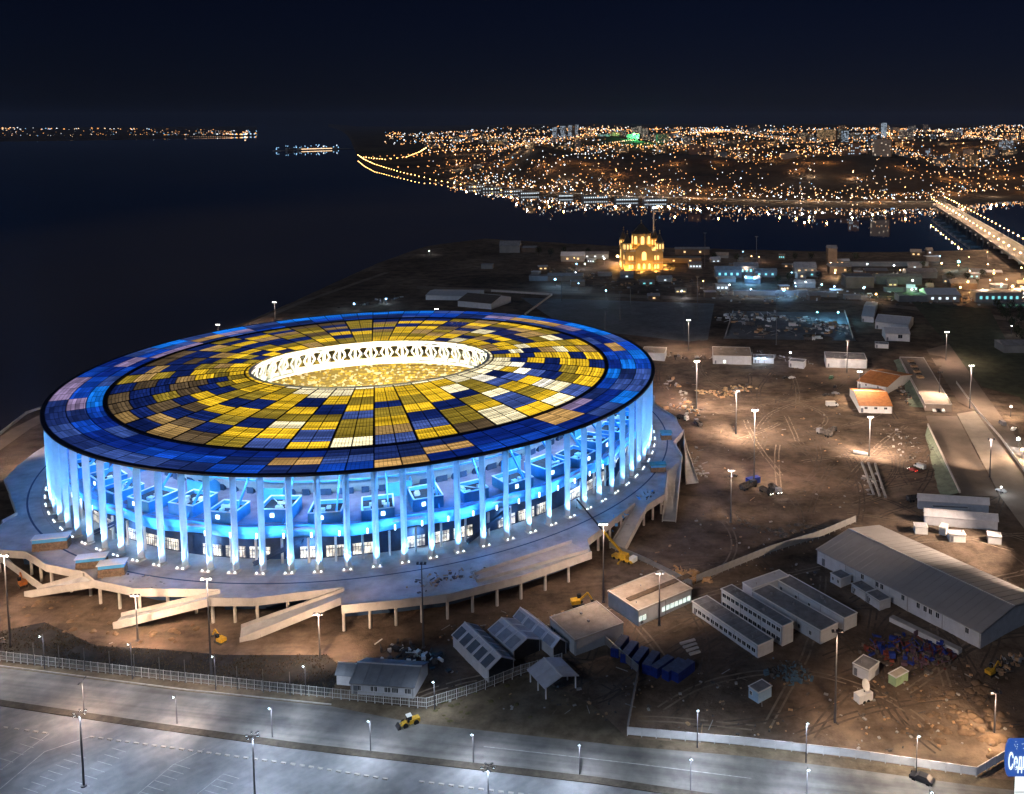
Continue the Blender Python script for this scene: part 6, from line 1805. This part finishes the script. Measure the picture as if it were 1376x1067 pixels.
# more small buildings, sheds and lamps of the riverside quarter
vr = random.Random(17); spots = []
near_what = lambda u: 'left of the cathedral' if u < 820 else 'just right of the cathedral' if u < 950 else 'behind the blue lit depot' if u < 1060 else 'near the tall ruin' if u < 1150 else 'near the river wall' if u < 1225 else 'near the green lit yard' if u < 1300 else 'by the slip road'
for k in range(46):
    u, v = vr.uniform(700, 1376), vr.uniform(338, 402)
    if 818 < u < 912 and v < 372 or any(abs(u - a) < 13 and abs(v - c) < 4.5 for a, c in spots) or v < 345 and u > 1270: continue
    spots.append((u, v))
    i = vr.randrange(3); L_ = round(vr.uniform(6, 17)); nl = vr.choice((0, 0, 1, 2, 3)); ht = round(vr.uniform(2.5, 5), 1); rs = vr.choice((0, 2, 3))
    li = vr.randrange(3)
    far_shed(u, v, L_, vr.uniform(5, 9), ht, rs, (DIMW, DIMB, DIMG)[i], f'{("pale", "brown", "grey")[i]} {("flat roofed" , "gabled")[rs > 0]} {L_} metre shed {near_what(u)}' + (f' with {nl} {("warm", "cold", "teal")[li]} lit windows' if nl else ' without light'), rz=vr.uniform(-.3, .3), lit=(WARMW, COLDW, TEALW)[li], nlit=nl, roof=(ROOFG, SHEET, ROOFT)[vr.randrange(3)])
for k in range(34):
    u, v = vr.uniform(705, 1376), vr.uniform(342, 404)
    if 818 < u < 912: continue
    q = vr.random(); w_ = ('orange', 'white', 'bluish')[0 if q < .5 else 1 if q < .75 else 2]
    pole_lamp(u, v, 6, f'small {w_} lamp {near_what(u)}', (LAMPO, LAMPC, BLUEL)[0 if q < .5 else 1 if q < .75 else 2], vr.uniform(.35, .7), 2600, (AMBER, COOL, (.4, .7, 1))[0 if q < .5 else 1 if q < .75 else 2])
debris('yard_stock', [(960, 395), (1060, 402), (1150, 396), (1250, 408), (1320, 400)], 'vehicles, stock and scrap between the sheds of the riverside quarter', [SCRAP, CONC, WHITE, TIMBER], 150, 4.0, 2.2, seed=41, spread=14)
debris('yard_stock', [(720, 360), (790, 372), (840, 385), (920, 378)], 'scattered stock and scrap on the dark field before the cathedral', [SCRAP, CONC, TIMBER], 110, 4.0, 1.8, seed=42, spread=16)
for k, (u, v) in enumerate(((1300, 392), (1335, 380), (1372, 372), (1345, 396), (1376, 388), (1290, 400))):
    pole_lamp(u, v, 9, ORD[k] + ' sodium lamp along the orange lit slip roads', LAMPO, .9, 11000, (1.0, .50, .16), group='sodium lamps along the slip roads')

# slip roads by the bridge foot, field path
sheet('road', [(1240, 392), (1300, 378), (1376, 366), (1500, 352), (1500, 372), (1376, 384), (1310, 394), (1260, 402)], GZ - .1, TRACK)
sheet('road', [(1290, 404), (1376, 388), (1500, 372), (1500, 384), (1376, 400), (1310, 414)], GZ - .12, TRACK)
sheet('field_path', [(560, 384), (900, 398), (1150, 404), (1400, 430), (1400, 436), (1150, 408), (900, 402), (560, 388)], GZ - .2, TRACK)
sheet('dark_lot', [(700, 400), (960, 408), (950, 462), (760, 440)], GZ - .22, ASPH2)
sheet('dark_lot', [(985, 418), (1135, 420), (1150, 458), (972, 455)], GZ - .2, ASPH2)
strip('embankment_road', [(-120, 690), (-20, 610), (30, 575), (120, 530)], 9, GZ - .08, surf('pale_promenade', (.34, .26, .2), .8, var=.2, scale=.1))
strip('embankment_wall', [(-120, 640), (0, 584), (36, 556), (56, 549), (125, 523)], .8, GZ - .4, CONC_PALE, hgt=1.2)
strip('embankment_road', [(120, 530), (330, 438), (400, 408), (520, 366)], 6, GZ - .2, TRACK)

# ------------------------------------------------------------------ the bridge
BZ = 4.0
bl = [at(u, v, BZ) for u, v in ((1252, 274), (1300, 304), (1362, 346), (1420, 384))]
br = [at(u, v, BZ) for u, v in ((1269, 271), (1328, 304), (1397, 344), (1465, 384))]
bt = thing('road_bridge', 'long low road bridge lit orange by two rows of lamps', 'bridge', bl[0])
o = bl[0].copy()
m = MB()
for k in range(3):
    q = [bl[k] - o, br[k] - o, br[k + 1] - o, bl[k + 1] - o]
    if (q[1] - q[0]).cross(q[3] - q[0]).z < 0: q = [q[1], q[0], q[3], q[2]]
    m.hexa([p - Vector((0, 0, 1.6)) for p in q], q)
m.build('deck', surf('bridge_asphalt', (.24, .2, .17), .8, var=.15, scale=.05), bt)
m = MB()
for ln in (bl, br):
    for a, c in zip(ln, ln[1:]): m.bar(a - o + Vector((0, 0, .5)), c - o + Vector((0, 0, .5)), .4, 1.0)
m.build('railing', CONC, bt, kind='stuff')
for k in range(16):
    a, c = bl[0].lerp(bl[2], (k + .5) / 16), br[0].lerp(br[2], (k + .5) / 16)
    m = MB(); m.bar((0, 0, -3), (c - a) + Vector((0, 0, -3)), 2.4, 2.8)
    m.add([(0, 0, -9)] * 0, []); m.box(((c - a) / 2 + Vector((0, 0, -9)))[:], (2.2, 8, 11), atan2((c - a).y, (c - a).x) + pi / 2); m.build('pier', CONC, bt, loc=a - o, kind='stuff')
def lamp_row(pts, n, h, lab, lit=LAMPO, r_=1.2, group='', z_of=None, power=0, jit=0, every=3):
    L = [0]
    for a, c in zip(pts, pts[1:]): L.append(L[-1] + (c - a).length)
    for k in range(n):
        s = L[-1] * k / max(1, n - 1); i = max(j for j in range(len(pts) - 1) if L[j] <= s + 1e-6)
        p = pts[i].lerp(pts[i + 1], (s - L[i]) / (L[i + 1] - L[i]))
        if z_of: p.z = z_of(p)
        pole_lamp(0, 0, h, lab, lit, r_ * (1 + rng.uniform(-.15, .15)), power if k % every == 0 else 0, AMBER, group=group, p=p)
lamp_row(bl, 30, 9, 'orange lamp in the nearer row along the left side of the bridge', r_=1.0, group='lamps on the left side of the bridge', power=34000, every=2)
lamp_row(br, 34, 9, 'orange lamp in the farther row along the right side of the bridge', LAMPO, r_=.95, group='lamps on the right side of the bridge', power=24000, every=2)

# ------------------------------------------------------------------ the city across the river
def bearing(u):
    p = at(u, 300); d = p - CAM; return atan2(d.x, d.y)
def zfar(p):
    d = p - CAM; return far_h(atan2(d.x, d.y), hypot(d.x, d.y))
prom = [at(u, v, WZ + 4) for u, v in ((481, 211), (489, 217), (503, 224), (532, 232), (562, 239), (640, 252), (700, 260))]
lamp_row(prom, 50, 8, 'orange lamp on the far promenade that follows the river bend', r_=1.5, group='lamps on the far promenade', z_of=zfar)
hill1 = [far_pt(bearing(u), d) for u, d in ((488, 3900), (520, 3600), (548, 3700), (566, 4000), (575, 4400))]
lamp_row(hill1, 34, 8, 'orange lamp on the road climbing from the river bend', r_=1.8, group='lamps on the climbing road')
# quay road under pale lamps, running on to the bridge head
qr = MB(); qs = [(600 + 11 * k) for k in range(62)]
for u0, u1 in zip(qs, qs[1:]):
    q = [far_pt(bearing(u), shore_dist(bearing(u)) + e, .35) for u, e in ((u0, 62), (u1, 62), (u1, 84), (u0, 84))]
    qr.face(q)
qr.build('quay_road', surf('quay_asphalt', (.32, .29, .26), .8, var=.2, scale=.02), kind='structure')
for k in range(34):
    u = 640 + 18.6 * k; q = far_pt(bearing(u), shore_dist(bearing(u)) + 60)
    pole_lamp(0, 0, 9, 'pale lamp in the row along the quay road below the city', LAMPW if k % 3 else LAMPO, .95, 11000, (1, .8, .58), group='lamps along the quay road', p=q)
# lit boats and landing stages along the promenade
for k, u in enumerate((640, 662, 690, 712, 760, 800, 842, 880)):
    d_ = shore_dist(bearing(u)) + 14; p = far_pt(bearing(u), d_)
    far_shed(0, 0, rng.uniform(30, 55), 9, rng.uniform(5, 8), 0, DIMW, ('white lit river terminal', 'long white landing hall', 'pale quay shed', 'quay office with white windows', 'long quay warehouse', 'low white quay hall', 'pale port shed', 'port office with lit front')[k] + f' on the far quay, number of lit windows {6 + k}', rz=-bearing(u) + .2, lit=COLDW, nlit=6 + k, p=p, cat='quay building', group='lit buildings on the far quay', roof=DIMW)

crng = random.Random(21); used_labels = set()
tone_m = [surf('pale_block_wall', (.22, .21, .20), .8, var=.15, scale=.05), surf('brick_block_wall', (.16, .10, .075), .8, var=.2, scale=.05), surf('grey_block_wall', (.17, .175, .19), .8, var=.15, scale=.05), surf('yellow_block_wall', (.25, .20, .12), .8, var=.15, scale=.05)]
tone_n = ['pale', 'brick red', 'grey', 'yellowish']
WINM = [glow('far_warm_window', (1.0, .56, .24), .75), glow('far_white_window', (1.0, .84, .62), .8), glow('far_cool_window', (.6, .8, 1.0), .9)]
WINN = ['orange', 'white', 'bluish']
def block(u, d, wd, dp, ht, lab=None, wm=None, tm=None, frac=None, cat='apartment block', name='apartment_block'):
    az = bearing(u); p = far_pt(az, d)
    i = crng.randrange(4) if tm is None else tm; j = crng.choices((0, 1, 2), (5, 3, 2))[0] if wm is None else wm
    cols, rows = max(3, int(wd / 4.5)), max(2, int(ht / 3.2))
    fr_ = crng.uniform(.10, .38) if frac is None else frac
    b_ = MB(); b_.box((0, 0, ht / 2), (wd, dp, ht)); b_.box((wd * .2, 0, ht + 1.2), (4, 4, 2.4))
    wn = MB(); n_ = 0
    for c in range(cols):
        for r_ in range(rows):
            if crng.random() < fr_:
                x = (c + .5) / cols * wd - wd / 2; z = (r_ + .5) / rows * ht
                wn.box((x, -dp / 2 - .08, z), (wd / cols * .62, .16, ht / rows * .6)); n_ += 1
    side = 'left' if u < 760 else 'middle' if u < 1060 else 'right'
    zone = 'near the river bend' if u < 680 else 'below the four skyline towers' if u < 820 else 'around the green lit hall' if u < 930 else 'behind the cathedral' if u < 1080 else 'under the bright crowned tower' if u < 1200 else 'near the bridge head' if u < 1300 else 'beyond the bridge'
    e_ = d - shore_dist(az); zone = ('low ' if e_ < 1200 else 'midway ' if e_ < 2600 else 'high ') + zone
    lab = lab or f'{tone_n[i]} block of {rows} floors, {n_} {WINN[j]} lit windows, {zone}'
    for extra in ('', 'narrow ' if wd < 32 else 'broad ', 'slim ' if dp < 16 else 'deep ', 'stout '):
        if extra + lab not in used_labels: lab = extra + lab; break
    used_labels.add(lab)
    t = thing(name, lab, cat, (p.x, p.y, p.z - 2), -az + crng.uniform(-.5, .5), 'buildings of the city across the river')
    b_.build('wall', tone_m[i], t, kind='stuff')
    if n_: wn.build('lit_windows', WINM[j], t, kind='stuff')
    return t
for k in range(235):
    u = crng.uniform(575, 1400)
    e = crng.uniform(0, 1) ** 1.5 * 5200 + 520
    d = shore_dist(bearing(u)) + e
    if u < 640 and e < 1500: continue
    nz = NZ.noise(Vector((u * .02, e * .0016, 5)))
    if nz < -.15 and e < 1600: continue
    big = crng.random()
    block(u, d, crng.uniform(20, 48 if e < 2200 else 75), crng.uniform(13, 20), crng.uniform(9, 18) if big < .6 else crng.uniform(20, 34) if big < .92 else crng.uniform(40, 58))
for u, wd in ((747, 26), (758, 30), (768, 24), (775, 20)): block(u, 5200, wd, 20, 75, f'high slab tower on the skyline, one of four standing together, {wd} metres wide', 2, 0, .5, 'tower block', 'tower_block')
for u, ht in ((852, 78), (860, 84), (867, 70)): block(u, 5600, 34, 20, ht, f'high tower on the skyline above the green lit hall, {ht} metres tall', 1, 0, .4, 'tower block', 'tower_block')
block(1183, 4300, 26, 24, 66, 'tower with a bright bluish crown on the right skyline', 2, 2, .85, 'tower block', 'tower_block'); block(1132, 4000, 30, 22, 56, 'bluish lit tower left of the bright crowned tower', 2, 2, .6, 'tower block', 'tower_block'); block(1109, 4400, 95, 20, 60, 'broad orange lit slab block on the right skyline', 0, 3, .5, 'tower block', 'tower_block'); block(1378, 4200, 60, 20, 60, 'broad slab at the right edge of the skyline', 0, 1, .4, 'tower block', 'tower_block')
block(852, 4200, 60, 26, 22, 'hall washed in green light on the hill', 1, 0, .2, 'hall', 'green_lit_hall')
p = far_pt(bearing(852), 4140, 16); lamp('green_flood', p, 900000, (.1, 1, .3), 'POINT', 3)
m = MB(); m.octa((0, 0, 0), 7.5, sz=.6); tag(m.build('green_beacon', GREENL, loc=p + Vector((0, -8, 8))), 'large green glowing lamp in front of the green washed hall', 'lamp')

# streets of the city: rows of lamps, and the scatter of single lights (too many to count)
sets = {'O': MB(), 'W': MB(), 'C': MB(), 'B': MB()}
LM = {'O': glow('city_orange_light', (1.0, .42, .12), 2.8), 'W': glow('city_warm_light', (1.0, .66, .38), 2.8), 'C': glow('city_white_light', (.85, .92, 1.0), 2.6), 'B': glow('city_blue_light', (.30, .62, 1.0), 2.0)}
LMAT = [LM[k] for k in 'OWCB']
cl = MB()
def put(p, k, r_): cl.octa(p, r_, 'OWCB'.index(k))
# added glow lights with lamp shapes: each brightens the slope and fronts round it
for k in range(170):
    u = crng.uniform(600, 1440); e = 60 + 3400 * crng.random() ** 1.7
    az = bearing(u); d = shore_dist(az) + e
    P = far_pt(az, d, 13); warm = k % 5 != 0
    put(P + Vector((0, 0, 1.4 * d / 2000 + 1.2)), 'O' if warm else 'W', d / 925 * .62)
    lamp('street_glow', P, 21000 * (d / 2000) ** 1.2, (1.0, .48, .16) if warm else (1.0, .8, .6), 'POINT', 1.3)
# rows
for s in range(140):
    u = crng.uniform(560, 1480); e = 130 + 5600 * crng.random() ** 1.9
    az = bearing(u); d0 = shore_dist(az) + e
    if NZ.noise(Vector((u * .013, e * .0013, 2.2))) < -.12 and e < 1500: continue
    base = far_pt(az, d0); ang = crng.choice((0, 0, .12, -.15, 1.2, .9)) + crng.uniform(-.1, .1) - az
    n_ = crng.randrange(8, 26); st_ = crng.uniform(24, 38); kk = crng.choices('OWC', (7, 2, 1))[0]
    for q in range(n_):
        x, y = base.x + cos(ang) * st_ * (q - n_ / 2), base.y + sin(ang) * st_ * (q - n_ / 2)
        v = Vector((x, y, 0)) - CAM; az2, d2 = atan2(v.x, v.y), hypot(v.x, v.y)
        if d2 < shore_dist(az2) + 60: continue
        put(far_pt(az2, d2, 10), kk, d2 / 925 * crng.uniform(.38, .68))
for s in range(4500):
    u = crng.uniform(520, 1500); e = 110 + 8000 * crng.random() ** 2.0
    if u < 575 and e < 2600: continue
    az = bearing(u); d = shore_dist(az) + e
    nz = NZ.noise(Vector((u * .016, e * .0012, 7.7)))
    if nz < -.16 and e < 2300 and crng.random() < .85: continue
    if u < 650 and e < 1600 and crng.random() < .8: continue
    kk = crng.choices('OWCB', (48, 24, 24, 6))[0]
    put(far_pt(az, d, crng.uniform(5, 24)), kk, d / 925 * crng.uniform(.22, .62) * (1.6 if crng.random() < .04 else 1))
# quay lights
for s in range(260):
    u = crng.choice((crng.uniform(600, 830), crng.uniform(830, 1280))); az = bearing(u); d = shore_dist(az) + crng.uniform(6, 150)
    put(far_pt(az, d, crng.uniform(5, 12)), crng.choices('OWCB', (30, 22, 40, 10))[0], d / 925 * crng.uniform(.3, .75))
o = cl.build('city_lights', LMAT, kind='stuff'); o['label'] = 'countless street lamps and lit windows of the city across the river'
# distant shore on the left, with its own lights
dl = MB()
for s in range(330):
    u = -40 + 385 * crng.random(); t_ = crng.random()
    p = at(u, 187 - .012 * max(0, u), WZ); d = p - CAM; d.z = 0
    k_ = 1.02 + .9 * t_ * t_ * (1.15 - u / 400)
    q = CAM.xy.to_3d() + d * k_; q.z = 6 + 24 * min(1, max(0, (k_ - 1) / .6))
    dl.octa(q, (d.length * k_) / 925 * crng.uniform(.4, .95), crng.choices((0, 1, 2, 3), (5, 3, 2, 2))[0])
for u in (905 * .3634, 268 * .3634, 330): dl.octa(at(u, 186, WZ) + Vector((0, 0, 16)), 5.5, 1)
for s in range(26): dl.octa(at(230 + s * 3.1, 185.0, WZ) + Vector((0, 60, 8)), 2.6, 1 if s % 3 else 0)
o = dl.build('distant_lights', LMAT, kind='stuff'); o['label'] = 'lights along the distant left shore'
# lit island pier
ip = at(420, 201, WZ)
ia, ic = at(372, 203, WZ), at(470, 200, WZ)
dv = (ic - ia); it = thing('island_pier', 'low island pier outlined by bluish lamps in the wide river', 'pier', ia)
m = MB(); L_i = dv.length; m.box((L_i / 2, 0, .6), (L_i, 70, 3.0)); ob = m.build('quay', CONC, it, rz=atan2(dv.y, dv.x))
m = MB()
for k in range(5): m.box((L_i * (.18 + .15 * k), 8, 8), (L_i * .09, 18, 12))
m.build('pier_shed', tone_m[0], it, rz=atan2(dv.y, dv.x), kind='stuff')
m = MB()
for k in range(34):
    m.octa((L_i * crng.random() * .9, crng.uniform(-30, 30), crng.uniform(8, 30)), crng.uniform(2.2, 4.2), crng.choice((0, 0, 0, 1)))
m.build('pier_lamp', [LM['B'], LM['C']], it, rz=atan2(dv.y, dv.x), kind='stuff')
m = MB(); m.box((L_i * .5, -20, 7), (L_i * .42, 2, 2.5)); m.build('lit_strip', LM['W'], it, rz=atan2(dv.y, dv.x))

# ------------------------------------------------------------------ thin night haze
hz = MB(); x0_, x1_, y0_, y1_, z0_, z1_ = -32000, 32000, -3500, 20000, WZ - 5, 330
hz.hexa([(x0_, y0_, z0_), (x1_, y0_, z0_), (x1_, y1_, z0_), (x0_, y1_, z0_)], [(x0_, y0_, z1_), (x1_, y0_, z1_), (x1_, y1_, z1_), (x0_, y1_, z1_)])
hm = bpy.data.materials.new('night_haze'); hm.use_nodes = True
n, l = hm.node_tree.nodes, hm.node_tree.links
n.remove(n['Principled BSDF'])
pv = n.new('ShaderNodeVolumePrincipled'); pv.inputs['Color'].default_value = (.42, .58, 1.0, 1); pv.inputs['Density'].default_value = 1.7e-5; pv.inputs['Anisotropy'].default_value = .0
l.new(pv.outputs[0], n['Material Output'].inputs['Volume'])
hz.build('haze', hm, kind='stuff')
